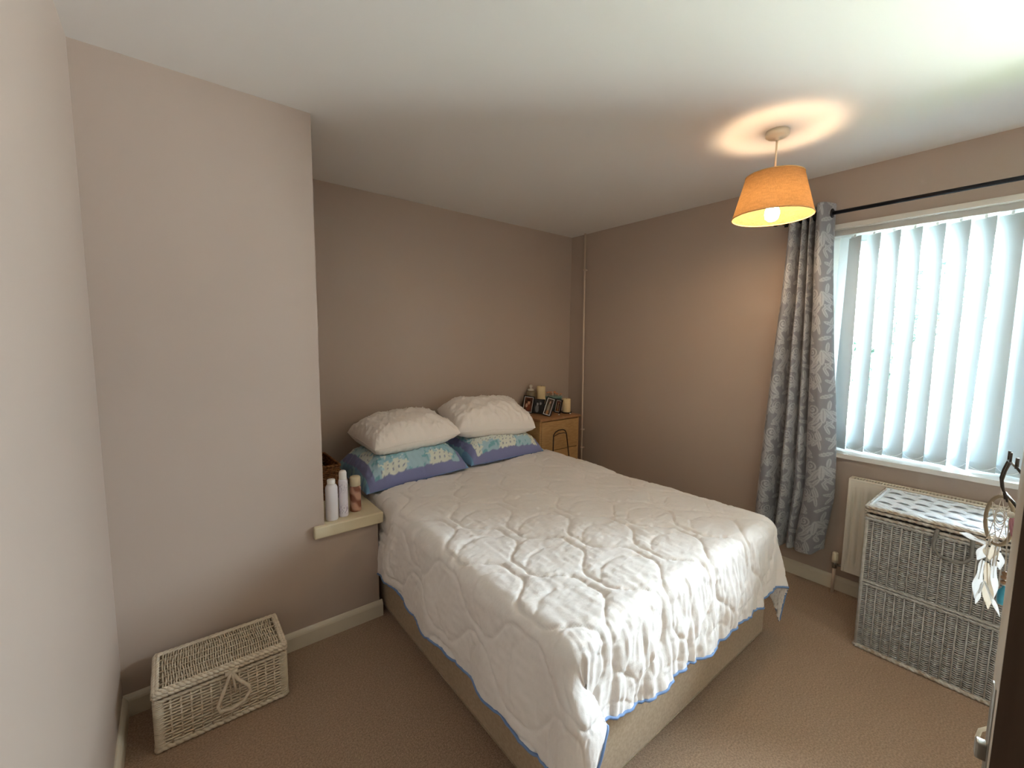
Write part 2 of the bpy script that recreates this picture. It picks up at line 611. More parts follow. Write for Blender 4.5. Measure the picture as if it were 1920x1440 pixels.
for (a, c) in ((MUL + 0.035, y1 - fw), (y0 + fw, MUL - 0.035)):
    b = MB()
    sw = 0.045
    za, zb = z0 + fw, z1 - fw
    b.box((fx0 - 0.012, a, za), (fx1 - 0.012, a + sw, zb), 0.004)
    b.box((fx0 - 0.012, c - sw, za), (fx1 - 0.012, c, zb), 0.004)
    b.box((fx0 - 0.012, a + sw, za), (fx1 - 0.012, c - sw, za + sw), 0.004)
    b.box((fx0 - 0.012, a + sw, zb - sw), (fx1 - 0.012, c - sw, zb), 0.004)
    sash = b.build('sash', M['upvc'], win)
    MB().box((0.198, a + sw - 0.005, za + sw - 0.005), (0.204, c - sw + 0.005, zb - sw + 0.005)).build('pane', M['glass'], sash)
b = MB()
b.box((-0.062, WY1 - 0.06, WZ0 - 0.004), (0.0, WY0 - 0.045, WZ0 + 0.021))
b.box((0.0, WY1, WZ0 - 0.004), (0.19, WY0, WZ0 + 0.021))
M['sill'] = mat('sill_gloss_paint', (208, 206, 201), 0.4, 0.35)
so = b.build('window_sill', M['sill'], win)
b = MB()
b.box((0.001, WY1, WZ0 + 0.021), (0.17, WY1 + 0.006, WZ1))
b.box((0.001, WY0 - 0.006, WZ0 + 0.021), (0.17, WY0, WZ1))
b.box((0.001, WY1 + 0.006, WZ1 - 0.006), (0.17, WY0 - 0.006, WZ1))
b.build('reveal_lining', M['white_trim'], win)  # white boards added to reflect more daylight toward the back wall
b = MB()
b.box((-0.016, WY1 - 0.04, WZ1 - 0.004), (0.0, WY0 + 0.01, WZ1 + 0.024), 0.003)
b.build('head_trim', M['white_trim'], win)

# ------------------------------------------------------------------ vertical blind
bl = thing('vertical_blind', 'white vertical slat blind hanging in front of the bright window', 'blind', (0.05, -2.7, 2.03))
MB().box((0.012, WY1 + 0.01, 2.048), (0.078, WY0 - 0.004, 2.081), 0.003).build('head_rail', M['rail'], bl)
TOPA = [40, 39, 40, 39, 38, 33, 32, 20, 30] + [84] * 8
BOTA = [22, 20, 18, 17, 16, 15, 48, 4, 26] + [84] * 8
SLY = [-2.142 - 0.0825 * k for k in range(9)] + [-3.335 - 0.018 * k for k in range(8)]   # unseen rest added as drawn open, letting in more daylight
SX = 0.045
ST, SB = 2.036, 0.834
slat_c = []
for k, yc in enumerate(SLY):
    P = []
    for zz in np.linspace(ST, SB, 9):
        t = (ST - zz) / (ST - SB)
        th = math.radians(TOPA[k] * (1 - smooth01(t)) + BOTA[k] * smooth01(t))
        row = []
        for q in np.linspace(-1, 1, 7):
            bow = 0.004 * (1 - q * q) * (1 - 0.5 * t)
            row.append((SX - math.sin(th) * q * 0.0445 - math.cos(th) * bow, yc - math.cos(th) * q * 0.0445 + math.sin(th) * bow, zz))
        P.append(row)
    slat = MB().grid(P).build('slat', M['slat'], bl)
    # carrier hook at the top and weighted pocket at the bottom
    th = math.radians(TOPA[k])
    MB().box((SX - 0.006, yc - 0.005, ST - 0.004), (SX + 0.006, yc + 0.005, 2.05), 0.001).build('carrier', M['upvc'], bl)
    thb = math.radians(BOTA[k])
    cw, sw_ = math.cos(thb), math.sin(thb)
    b = MB()
    prof = []
    for q, d in ((-1, 0.0022), (1, 0.0022), (1, -0.0022), (-1, -0.0022)):
        prof.append((SX - sw_ * q * 0.0445 - cw * d, yc - cw * q * 0.0445 + sw_ * d))
    b.prism(prof, SB - 0.002, SB + 0.036)
    b.build('weight', M['slat'], slat)
    slat_c.append((yc, thb))
b = MB()
for (ya, ta), (yb, tb) in zip(slat_c[:8], slat_c[1:9]):
    pa = (SX - math.sin(ta) * 0.0445 - 0.004, ya - math.cos(ta) * 0.0445, SB + 0.030)
    pb = (SX - math.sin(tb) * 0.0445 - 0.004, yb - math.cos(tb) * 0.0445, SB + 0.030)
    pts = []
    for t in np.linspace(0, 1, 9):
        pts.append((pa[0] + (pb[0] - pa[0]) * t - 0.006 * math.sin(PI * t), pa[1] + (pb[1] - pa[1]) * t, pa[2] - 0.024 * 4 * t * (1 - t)))
    b.tube(pts, 0.0012, 4)
b.build('chain', M['upvc'], bl)

# ------------------------------------------------------------------ outside: tree, with dark lawn and pale paving added to steer bounced daylight
M['grass'] = mat('grass', (98, 112, 84), 0.95, 0.1, noise=(3, (84, 98, 70)))
struct(MB().box((0.3, -20, -2.75), (8.5, 18, -2.65)).build('ground_lawn', M['grass'], at=(4, -1, -2.7)), 'dark green lawn below the window, added to dim the ceiling bounce')  # near ground made dark to dim the ceiling by the window
struct(MB().box((8.5, -30, -2.75), (45, 28, -2.66)).build('bounce_paving', M['lawn'], at=(20, -1, -2.7)), 'pale unseen ground beyond the lawn, added to bounce daylight upward')  # unseen pale ground added to throw daylight up at the ceiling


def leaf_cloud(n, centres, seed):
    r = np.random.default_rng(seed)
    b = MB()
    for i in range(n):
        c, rad = centres[r.integers(len(centres))]
        d = r.normal(size=3)
        d /= np.linalg.norm(d)
        p = np.array(c) + d * rad * r.random() ** 0.4
        a = r.normal(size=3)
        a /= np.linalg.norm(a)
        q = np.cross(a, d)
        q /= np.linalg.norm(q) + 1e-9
        s = 0.05 + 0.05 * r.random()
        b.add([p - a * s, p + q * s * 0.55, p + a * s, p - q * s * 0.55], [(0, 1, 2, 3)])
    return b


tr = thing('tree', 'leafy green tree outside seen through the blind gaps', 'tree', (7.6, -1.1, -2.65))
b = MB()
b.tube([(7.6, -1.1, -2.65), (7.58, -1.08, -1.2), (7.64, -1.1, 0.2), (7.6, -1.05, 1.6)], [0.16, 0.13, 0.09, 0.04], 8)
for dy, dz in ((-0.7, 2.2), (0.6, 1.3), (-0.5, 1.0), (0.4, 2.0)):
    b.tube([(7.6, -1.1, dz - 1.2), (7.6, -1.1 + dy * 0.6, dz - 0.4), (7.6, -1.1 + dy, dz)], [0.06, 0.04, 0.015], 6)
b.build('trunk', M['bark'], tr)
fo = leaf_cloud(2600, [((7.4, -0.75, 1.15), 0.48), ((7.5, -1.35, 2.3), 0.62), ((7.5, -1.85, 2.4), 0.7), ((7.9, -1.2, 1.6), 0.5), ((7.6, -0.9, 0.7), 0.5)], 3).build('foliage', M['leaves'], tr, flipcheck=False)
fo['kind'] = 'stuff'

# ------------------------------------------------------------------ heating pipe in the corner
pp = thing('heating_pipe', 'thin cream painted pipe running up the wall in the far corner', 'pipe', (-0.024, -0.19, 0))
MB().tube([(-0.026, -0.215, 0.0), (-0.026, -0.21, 0.8), (-0.024, -0.197, 1.6), (-0.024, -0.187, H)], 0.0085, 12).build('tube', M['pipe'], pp)
for z, yy in ((2.08, -0.192), (0.62, -0.211), (0.45, -0.213)):
    b = MB()
    b.lathe([(0.0095, -0.008), (0.0135, -0.008), (0.0135, 0.008), (0.0095, 0.008)], (-0.025, yy, z), 14)
    b.box((-0.016, yy - 0.012, z - 0.006), (0.0, yy + 0.004, z + 0.006))
    b.build('clip', M['pipe'], pp)

# ------------------------------------------------------------------ radiator
RX0, RX1 = -0.098, -0.026
RY0, RY1 = -2.245, -3.25
RZ0, RZ1 = 0.165, 0.700
rd = thing('radiator', 'white panel radiator on the wall under the window', 'radiator', (-0.06, -2.7, 0.165))
ny, nz = 300, 24
ys = np.linspace(RY0, RY1, ny)
zs = np.linspace(RZ0, RZ1 - 0.008, nz)
Yg, Zg = np.meshgrid(ys, zs, indexing='ij')
ph = ((RY0 - 0.027) - Yg) / 0.0333
d = np.abs(ph - np.round(ph)) * 0.0333
ins = smooth01((Zg - (RZ0 + 0.035)) / 0.02) * smooth01(((RZ1 - 0.05) - Zg) / 0.02) * smooth01((RY0 - 0.012 - Yg) / 0.01)
Xg = RX0 + 0.0085 * np.exp(-(d / 0.0075) ** 2) * ins
b = MB()
b.grid(np.stack([Xg, Yg, Zg], -1))
b.box((RX0 + 0.010, RY1, RZ0), (RX0 + 0.012, RY0, RZ1 - 0.008))
b.build('front_panel', M['radiator'], rd)
b = MB()
b.box((RX0 - 0.001, RY0 - 0.012, RZ0 - 0.001), (RX1, RY0 + 0.002, RZ1 - 0.004), 0.003)
b.build('side_panel', M['radiator'], rd)
b = MB()
b.box((RX0 - 0.001, RY1, RZ1 - 0.009), (RX0 + 0.017, RY0 + 0.002, RZ1), 0.002)
b.box((RX1 - 0.017, RY1, RZ1 - 0.009), (RX1, RY0 + 0.002, RZ1), 0.002)
b.box((RX0 + 0.016, RY0 - 0.016, RZ1 - 0.009), (RX1 - 0.016, RY0 + 0.002, RZ1))
k = 0
while RY0 - 0.03 - k * 0.0125 > RY1 + 0.02:
    yy = RY0 - 0.0265 - k * 0.0125
    b.box((RX0 + 0.016, yy - 0.003, RZ1 - 0.008), (RX1 - 0.016, yy + 0.003, RZ1 - 0.001))
    k += 1
b.build('grille', M['radiator'], rd)
MB().box((RX1 - 0.006, RY1, RZ0), (RX1, RY0 - 0.012, RZ1 - 0.01)).build('back_panel', M['radiator'], rd)
for yy in (-2.45, -3.05):
    MB().box((RX1 - 0.001, yy - 0.02, 0.25), (-0.001, yy + 0.02, 0.62)).build('bracket', M['radiator'], rd)
vy = -2.205
vx = -0.062
MB().tube([(vx, vy, 0.0), (vx, vy, 0.165)], 0.0078, 10).build('feed_pipe', M['pipe'], rd)
b = MB()
b.lathe([(0.002, 0.150), (0.012, 0.152), (0.013, 0.178), (0.010, 0.190), (0.002, 0.190)], (vx, vy, 0), 12)
b.tube([(vx, vy, 0.172), (vx, RY0 - 0.012, 0.180)], 0.0085, 10)
valve = b.build('valve_body', M['chrome'], rd)
MB().lathe([(0.001, 0.184), (0.0155, 0.186), (0.0165, 0.205), (0.0150, 0.238), (0.0120, 0.244), (0.001, 0.245)], (vx, vy, 0), 16).build('valve_head', M['white_plastic'], rd)

# ------------------------------------------------------------------ curtain rod and curtain
ro = thing('curtain_rod', 'slim dark metal curtain pole above the window', 'curtain rod', (-0.085, -2.6, 2.158))
MB().tube([(-0.085, -1.780, 2.158), (-0.085, -3.58, 2.158)], 0.0105, 12).build('pole', M['black_metal'], ro)
MB().sphere((-0.085, -1.775, 2.158), 0.018).build('finial', M['black_metal'], ro)
for yy in (-1.805, -3.55):
    b = MB()
    b.box((-0.006, yy - 0.010, 2.146), (0.0, yy + 0.010, 2.186), 0.001)
    b.tube([(-0.003, yy, 2.158), (-0.085, yy, 2.156)], 0.005, 8)
    b.build('bracket', M['black_metal'], ro)

# control points of the cross-section (fraction across, distance from wall), top and bottom
CP = [(0.00, 0.045, 0.045), (0.05, 0.085, 0.10), (0.13, 0.128, 0.150), (0.23, 0.125, 0.150), (0.30, 0.085, 0.07), (0.335, 0.045, 0.045),
      (0.375, 0.10, 0.125), (0.42, 0.125, 0.150), (0.465, 0.10, 0.130), (0.49, 0.045, 0.060), (0.52, 0.085, 0.085), (0.56, 0.12, 0.10),
      (0.60, 0.10, 0.09), (0.625, 0.045, 0.065), (0.66, 0.09, 0.095), (0.72, 0.130, 0.115), (0.80, 0.142, 0.125), (0.88, 0.130, 0.120), (0.95, 0.10, 0.105),
      (1.00, 0.065, 0.085), (0.985, 0.040, 0.055)]


def catmull(cp, n):
    cp = np.array(cp, float)
    p = np.vstack([2 * cp[0] - cp[1], cp, 2 * cp[-1] - cp[-2]])
    out = []
    seg = len(cp) - 1
    for t in np.linspace(0, seg - 1e-6, n):
        i = int(t)
        f = t - i
        a, b_, c, d_ = p[i], p[i + 1], p[i + 2], p[i + 3]
        out.append(0.5 * ((2 * b_) + (-a + c) * f + (2 * a - 5 * b_ + 4 * c - d_) * f * f + (-a + 3 * b_ - 3 * c + d_) * f ** 3))
    return np.array(out)


cs = catmull(CP, 420)
CT, CB = 2.214, 0.215
nzc = 420
zz = np.linspace(CT, CB, nzc)
tt = ((CT - zz) / (CT - CB))[:, None]
fy = cs[None, :, 0]
yl = -1.838 + 0.080 * smooth01(tt * 1.1)
yr = -2.066 - 0.112 * smooth01(tt * 1.15) + 0.03 * smooth01((tt - 0.8) / 0.2)
Yc = yl + (yr - yl) * fy
Xc = -(cs[None, :, 1] * (1 - tt) + cs[None, :, 2] * tt)
Xc = -0.085 + (Xc + 0.085) * 1.18
Xc = Xc + 0.006 * vnoise(fy * 9 + 0 * tt, tt * 7 + 0 * fy, 5) * smooth01(tt * 3)
Yc = Yc + 0.006 * vnoise(fy * 5 + 3 + 0 * tt, tt * 5 + 0 * fy, 6) * smooth01(tt * 3)
Zc = np.broadcast_to(zz[:, None], Yc.shape).copy()
Zc += (0.012 * np.sin(fy * 9) - 0.02 * smooth01((fy - 0.35) / 0.4) + 0.05 * smooth01((fy - 0.86) / 0.14)) * smooth01((tt - 0.7) / 0.3)
cb = MB().grid(np.stack([Xc, Yc, Zc], -1))
cu = thing('curtain', 'silver grey damask curtain hanging left of the window', 'curtain', (-0.09, -1.95, 0.2))
fab = cb.build('fabric', M['curtain'], cu, flipcheck=False)
# eyelet holes where the pole passes through the cloth
bm = bmesh.new()
bm.from_mesh(fab.data)
kill = []
for f in bm.faces:
    c = f.calc_center_median()
    if (c.x + 0.09 + 0.085) ** 2 < 9 and math.hypot(c.x - 0.09 + 0.085, c.z + 0.2 - 2.158) < 0.0165:
        kill.append(f)
bmesh.ops.delete(bm, geom=kill, context='FACES_ONLY')
bm.to_mesh(fab.data)
bm.free()
sol = fab.modifiers.new('thickness', 'SOLIDIFY')
sol.thickness = 0.003
# damask scrolls and acanthus leaves woven into the cloth
arc = np.concatenate([[0], np.cumsum(np.hypot(np.diff(cs[:, 0]) * 0.33, np.diff(cs[:, 2])))])
U = np.broadcast_to(arc[None, :], Yc.shape)
Vv = np.broadcast_to((CT - zz)[:, None], Yc.shape)
TW, TH = 0.30, 0.42
PS = 0.78          # pattern scale


def ell(px, py, cx, cy, a, b_, ang):
    c_, s_ = math.cos(ang), math.sin(ang)
    dx, dy = px - cx, py - cy
    X_, Y_ = dx * c_ + dy * s_, -dx * s_ + dy * c_
    return np.sqrt((X_ / a) ** 2 + (Y_ / b_) ** 2)


mask = np.zeros(U.shape)
vein = np.zeros(U.shape)
for half in (0, 1):
    px = np.mod(U / PS + 0.02 + half * TW / 2, TW) - TW / 2
    py = np.mod(Vv / PS + half * TH / 2 + 0.05, TH) - TH / 2
    for sgn in ((1,) if half == 0 else (-1,)):
        for (cx, cy, a, b_, ang) in ((0.0, -0.115, 0.055, 0.018, PI / 2), (0.034, -0.095, 0.050, 0.016, 1.05), (0.058, -0.055, 0.045, 0.015, 0.65),
                                     (0.066, -0.015, 0.036, 0.013, 0.2), (0.030, -0.030, 0.045, 0.012, 1.0), (0.022, 0.03, 0.04, 0.011, 1.9),
                                     (0.055, 0.075, 0.030, 0.012, 2.5), (0.085, 0.105, 0.030, 0.011, 0.5), (0.018, 0.10, 0.040, 0.010, 1.75),
                                     (-0.030, -0.130, 0.046, 0.015, 2.2), (-0.052, -0.095, 0.040, 0.013, 2.6), (-0.040, -0.050, 0.036, 0.012, 2.3), (-0.022, -0.012, 0.034, 0.011, 2.0),
                                     (-0.062, 0.045, 0.034, 0.012, 1.2), (-0.088, 0.075, 0.032, 0.012, 0.6), (-0.050, 0.100, 0.036, 0.011, 1.0), (-0.115, 0.020, 0.036, 0.013, 1.7),
                                     (-0.105, -0.150, 0.034, 0.012, 0.4), (0.110, -0.120, 0.036, 0.013, 2.2), (0.120, -0.165, 0.030, 0.012, 1.2), (-0.12, 0.155, 0.036, 0.012, 2.4), (-0.02, 0.165, 0.040, 0.014, 0.3)):
            e_ = ell(px * sgn, py, cx, cy, a, b_, ang)
            mask = np.maximum(mask, smooth01((1.08 - e_) / 0.18))
            c_, s_ = math.cos(ang), math.sin(ang)
            Y_ = -(px * sgn - cx) * s_ + (py - cy) * c_
            vein = np.maximum(vein, smooth01((0.0028 - np.abs(Y_)) / 0.0018) * smooth01((0.8 - e_) / 0.1))
        # curled tendril
        dx, dy = px * sgn - 0.088, py - 0.055
        rr_ = np.hypot(dx, dy)
        th_ = np.arctan2(dy, dx)
        spiral = np.abs(np.mod(rr_ - 0.0032 * th_, 0.0202) - 0.0101)
        mask = np.maximum(mask, smooth01((0.0062 - spiral) / 0.002) * smooth01((0.043 - rr_) / 0.003))
mask = mask * (1 - 0.75 * vein)
mask = mask * (0.88 + 0.12 * vnoise(U * 300, Vv * 300, 9))
c0, c1 = np.array(lin((132, 133, 140))), np.array(lin((180, 182, 187)))
colc = c0[None, None, :] * (1 - mask[..., None]) + c1[None, None, :] * mask[..., None]
set_cols(fab, colc.reshape(-1, 3))
b = MB()
krow = int(np.argmin(np.abs(zz - 2.158)))
cross = [float(Yc[krow, i]) for i in range(Xc.shape[1] - 1) if (Xc[krow, i] + 0.085) * (Xc[krow, i + 1] + 0.085) <= 0]
for yy in cross:
    ring = [(-0.085 + 0.021 * math.cos(a), yy, 2.158 + 0.021 * math.sin(a)) for a in np.linspace(0, 2 * PI, 20, endpoint=False)]
    MB().tube(ring, 0.005, 8, closed=True).build('eyelet', M['black_metal'], cu)

# ------------------------------------------------------------------ pendant lamp
LX, LY = -0.775, -2.018
lp = thing('pendant_lamp', 'lit pendant lamp with tapered tan linen shade on the ceiling', 'lamp', (LX, LY, H))
MB().lathe([(0.001, H), (0.047, H), (0.048, H - 0.020), (0.040, H - 0.027), (0.012, H - 0.030), (0.010, H - 0.040), (0.001, H - 0.040)], (LX, LY, 0), 28).build('ceiling_rose', M['white_plastic'], lp)
MB().tube([(LX, LY, H - 0.035), (LX, LY, 2.205)], 0.0042, 8).build('flex', M['white_plastic'], lp)
b = MB()
b.lathe([(0.001, 2.222), (0.010, 2.220), (0.013, 2.205), (0.019, 2.195), (0.020, 2.155), (0.033, 2.150), (0.033, 2.142), (0.017, 2.137), (0.015, 2.112), (0.001, 2.112)], (LX, LY, 0), 20)  # wide skirt added to block part of the glow on the ceiling
b.build('lamp_holder', M['white_plastic'], lp)
SZT, SZB, SRT, SRB = 2.204, 2.021, 0.118, 0.166
b = MB()
b.lathe([(SRT, SZT), (SRT * 0.5 + SRB * 0.5, (SZT + SZB) / 2), (SRB, SZB)], (LX, LY, 0), 64)
shd = b.build('lamp_shade', M['shade'], lp)
M['tan_trim'] = mat('tan_trim', (206, 166, 112), 0.7, 0.2)
for r_, z_ in ((SRT, SZT), (SRB, SZB)):
    MB().tube([(LX + r_ * math.cos(a), LY + r_ * math.sin(a), z_) for a in np.linspace(0, 2 * PI, 64, endpoint=False)], 0.0026, 6, closed=True).build('shade_rim', M['tan_trim'], shd)
b = MB()
for a in (0.4, 0.4 + 2 * PI / 3, 0.4 + 4 * PI / 3):
    b.tube([(LX + 0.022 * math.cos(a), LY + 0.022 * math.sin(a), 2.146), (LX + 0.09 * math.cos(a), LY + 0.09 * math.sin(a), 2.150), (LX + SRT * math.cos(a), LY + SRT * math.sin(a), SZT)], 0.0016, 5)
b.build('shade_carrier', M['chrome'], shd)
b = MB()
b.lathe([(0.012, 2.112), (0.014, 2.096), (0.022, 2.072), (0.029, 2.048), (0.030, 2.032), (0.026, 2.014), (0.014, 2.003), (0.001, 2.001)], (LX, LY, 0), 20)
b.build('bulb', M['bulb'], lp)

# ------------------------------------------------------------------ bed
BL, BR, BF, BHD = -2.177, -0.786, -2.113, -0.13
bed = thing('divan_bed', 'double divan bed with beige-brown fabric base', 'bed', ((BL + BR) / 2, (BF + BHD) / 2, 0))
b = MB().box((BL, BF, 0.028), (BR, BHD, 0.335), 0.012)
sharp(b.build('divan_base', M['divan'], bed), 60)
b = MB()
for zc_ in (0.034, 0.329):
    b.tube([(BL, BHD, zc_), (BL, BF, zc_), (BR, BF, zc_), (BR, BHD, zc_)], 0.0025, 6)
b.build('seam_cord', M['divan'], bed)
for cx in (BL + 0.09, BR - 0.09):
    for cy in (BF + 0.10, BHD - 0.10):
        MB().lathe([(0.001, 0), (0.022, 0), (0.024, 0.006), (0.024, 0.030), (0.001, 0.030)], (cx, cy, 0), 14).build('foot', M['dark_gap'], bed)
mt = sharp(MB().box((BL + 0.02, BF + 0.02, 0.336), (BR - 0.02, BHD, 0.556), 0.035).build('mattress', M['mattress'], bed), 70)

# ------------------------------------------------------------------ pillows
def pillow(name, label, L_, W_, TH_, loc, rot, material, group=None, low=0.5, seed=1, dent=None, pattern=None, ear=0.05, wrinkle=1.0, power=2.4, round_=0.0):
    n1, n2 = 110, 80
    s = np.sin(np.linspace(-PI / 2, PI / 2, n1))
    t = np.sin(np.linspace(-PI / 2, PI / 2, n2))
    Sg, Tg = np.meshgrid(s, t, indexing='ij')
    f = np.sqrt(np.clip((1 - np.abs(Sg) ** power) * (1 - np.abs(Tg) ** power), 0, 1))
    cr = 1 - round_ * (Sg * Tg) ** 4
    x = L_ / 2 * Sg * (1 - ear * (1 - Tg ** 2) * Sg ** 2) * cr
    y = W_ / 2 * Tg * (1 - ear * 1.2 * (1 - Sg ** 2) * Tg ** 2) * cr
    r_ = vnoise(Sg * 7 + 3 * Tg, Tg * 2.5 + 7, seed) * 0.5 + vnoise(Sg * 13 + 5, Tg * 4 - 3 * Sg, seed + 1) * 0.35 + vnoise(Sg * 3, Tg * 3, seed + 2) * 0.7
    fold = (1 - np.abs(vnoise(Sg * 8 + 2.5 * Tg + seed, Tg * 2.2 + 3, seed + 7))) ** 5 + 0.7 * (1 - np.abs(vnoise(Sg * 13 - 4 * Tg, Tg * 3 + 1, seed + 8))) ** 6
    wv = wrinkle * (0.010 * r_ + 0.011 * fold) * np.minimum(1, f * 2.5)
    radial = 0.005 * wrinkle * np.sin(np.arctan2(Tg, Sg) * 34 + 3 * vnoise(Sg * 3, Tg * 3, seed + 4)) * np.exp(-((f - 0.45) / 0.22) ** 2)
    up = TH_ * (1 - low) * f + wv + radial
    dn = -TH_ * low * f - wv * 0.5
    if dent is not None:
        up = up - dent(Sg, Tg)
    mid = TH_ * low
    b = MB()
    P1 = np.stack([x, y, mid + up], -1)
    P2 = np.stack([x, y, mid + dn], -1)
    b.grid(P1)
    b.grid(P2)
    rt = thing(name, label, 'pillow', loc, rot, group)
    o = b.build('pillowcase' if pattern is not None else 'cover', material, rt, local=True)
    if pattern is not None:
        cu_ = pattern(Sg, Tg)
        set_cols(o, np.concatenate([cu_.reshape(-1, 3), cu_.reshape(-1, 3)]))
    bm = bmesh.new()
    bm.from_mesh(o.data)
    bmesh.ops.remove_doubles(bm, verts=bm.verts, dist=0.0005)
    bmesh.ops.recalc_face_normals(bm, faces=bm.faces)
    bm.to_mesh(o.data)
    bm.free()
    mw = Matrix.Translation(Vector(loc)) @ Euler(rot).to_matrix().to_4x4()
    mi_ = mw.inverted()
    if pattern is not None:                     # the lower pillows give way under the upper ones
        for v in o.data.vertices:
            p = mw @ v.co
            z_ = under(p.x, p.y, 0.60)
            if z_ is not None and p.z > z_ - 0.005:
                v.co = mi_ @ Vector((p.x, p.y, z_ - 0.005))
    PILLOW_BVH.append(BVHTree.FromPolygons([mw @ v.co for v in o.data.vertices], [p.vertices[:] for p in o.data.polygons]))
    # seam piping round the edge
    ring = [P1[i, 0] for i in range(0, n1, 3)] + [P1[-1, j] for j in range(0, n2, 3)] + [P1[i, -1] for i in range(n1 - 1, -1, -3)] + [P1[0, j] for j in range(n2 - 1, -1, -3)]
    sm_ = MB().tube(ring, 0.0022, 5, closed=True).build('seam', M['white_pillow'] if pattern is None else M['piping'], rt, local=True)
    return rt


PILLOW_BVH = []


def under(x, y, z0):
    """height of the lowest pillow surface above (x, y, z0)"""
    best = None
    for t in PILLOW_BVH:
        h = t.ray_cast(Vector((x, y, z0)), Vector((0, 0, 1)), 1.0)
        if h[0] is not None and (best is None or h[0].z < best):
            best = h[0].z
    return best


def patchwork(seed):
    cols = [lin((220, 228, 222)), lin((172, 206, 220)), lin((202, 222, 226)), lin((154, 198, 214)), lin((226, 232, 224)), lin((184, 214, 218))]

    def fn(Sg, Tg):
        out = np.zeros(Sg.shape + (3,))
        jx = Sg + 0.03 * np.sign(np.sin(Tg * 40)) + 0.02 * np.sin(Tg * 23)
        jy = Tg + 0.03 * np.sign(np.sin(Sg * 36))
        ix = np.floor((jx + 1) * 2.2 + 0.3).astype(int)
        iy = np.floor((jy + 1) * 1.9 + 0.5 * (ix % 2)).astype(int)
        pid = (ix * 3 + iy * 5 + seed) % 6
        for k, c in enumerate(cols):
            out[pid == k] = c
        # floral flecks: different grain on different patches
        dot = np.cos(Sg * 62 + 1.5 * np.sin(Tg * 31)) * np.cos(Tg * 44 + seed)
        fl = ((dot > 0.72) & (pid % 2 == 0))[..., None]
        out = np.where(fl, np.array(lin((126, 140, 168))), out)
        n2_ = vnoise(Sg * 22, Tg * 16, seed + 40)
        lf = ((n2_ > 0.42) & (pid % 2 == 1))[..., None]
        out = np.where(lf, np.array(lin((124, 180, 196))), out)
        n3 = vnoise(Sg * 30 + 3, Tg * 22, seed + 50)
        out = np.where(((n3 > 0.5) & (pid % 3 == 0))[..., None], np.array(lin((228, 236, 236))), out)
        aS, aT = np.sqrt(1 - np.abs(Sg) ** 3.2), np.sqrt(1 - np.abs(Tg) ** 3.2)
        band = (((aS < 0.66) | (aT < 0.42)) & (aS > 0.42))[..., None]
        out = np.where(band, np.array(lin((132, 138, 184))), out)
        outer = (aS <= 0.42)[..., None]
        oc = np.where((vnoise(Sg * 9, Tg * 9, seed + 60) > 0)[..., None], np.array(lin((150, 196, 210))), np.array(lin((120, 164, 200))))
        out = np.where(outer, oc, out)
        return out
    return fn


pillow('white_pillow', 'plain cream white pillow on top at the left of the bed head', 0.60, 0.42, 0.222, (-1.852, -0.350, 0.757), (math.radians(5), math.radians(-2), math.radians(3)),
       M['white_pillow'], 'white pillows at the bed head', low=0.40, seed=51, ear=0.05, wrinkle=1.0, power=2.8, round_=0.04)
pillow('white_pillow', 'plain cream white pillow on top at the right, propped against the wall', 0.66, 0.40, 0.250, (-1.200, -0.305, 0.767), (math.radians(15), math.radians(3), math.radians(-6)),
       M['white_pillow'], 'white pillows at the bed head', low=0.40, seed=61, ear=0.04, wrinkle=1.0, power=3.0, round_=0.05)
pillow('patterned_pillow', 'blue patchwork print pillow lying under the left white pillow', 0.67, 0.50, 0.205, (-1.880, -0.375, 0.600), (math.radians(3), math.radians(-2), math.radians(2)),
       M['print_pillow'], 'patterned pillows at the bed head', low=0.12, seed=31, pattern=patchwork(1), ear=0.03, power=3.2, wrinkle=0.8)
pillow('patterned_pillow', 'blue patchwork print pillow under the right white pillow by the drawers', 0.67, 0.48, 0.195, (-1.180, -0.335, 0.606), (math.radians(3), math.radians(1), math.radians(3)),
       M['print_pillow'], 'patterned pillows at the bed head', low=0.12, seed=41, pattern=patchwork(4), ear=0.03, power=3.2, wrinkle=0.8)

# ---- quilt: one cloth, draped over the mattress with hanging sides and folded corners
QL, QR, QF, QH, QZ, RHO = -2.203, -0.742, -2.142, -0.33, 0.603, 0.062
du = 0.0062
ua = QL + RHO
ub = QR - RHO
vf = QF + RHO
nL, nU, nR, nF, nV = 66, int((ub - ua) / du), 60, 60, int((QH - vf) / du)
su = np.concatenate([np.linspace(-1, 0, nL, endpoint=False), np.linspace(0, 1, nU, endpoint=False), np.linspace(1, 2, nR + 1)])
sv = np.concatenate([np.linspace(-1, 0, nF, endpoint=False), np.linspace(0, 1, nV + 1)])
S, T = np.meshgrid(su, sv, indexing='ij')
tv = np.clip(T, 0, 1)
tu = np.clip(S, 0, 1)
arcq = RHO * PI / 2
LA = arcq + (QZ - RHO) - (0.228 + 0.012 * np.sin(tv * 11 + 0.5) + 0.010 * np.sin(tv * 23) - 0.015 * smooth01((0.12 - tv) / 0.12))
LF = arcq + (QZ - RHO) - (0.302 - 0.030 * tu + 0.036 * np.exp(-tu / 0.07) + 0.010 * np.sin(tu * 19 + 1) + 0.003 * np.sin(tu * 41))
LR = arcq + (QZ - RHO) - 0.215
A = np.where(S < 0, -S * LA, 0.0)
C_ = np.where(S > 1, (S - 1) * LR, 0.0)
B_ = np.where(T < 0, -T * LF, 0.0)
Uq = np.where(S < 0, ua - A, np.where(S > 1, ub + C_, ua + S * (ub - ua)))
Vq = np.where(T < 0, vf - B_, vf + T * (QH - vf))
side = np.maximum(A, C_)
r_ = np.hypot(side, B_)
phi = np.arctan2(B_, np.maximum(side, 1e-9))
phi = np.where(r_ < 1e-9, 0, phi)
ang = np.clip(r_ / RHO, 0, PI / 2)
beyond = np.maximum(0, r_ - arcq)
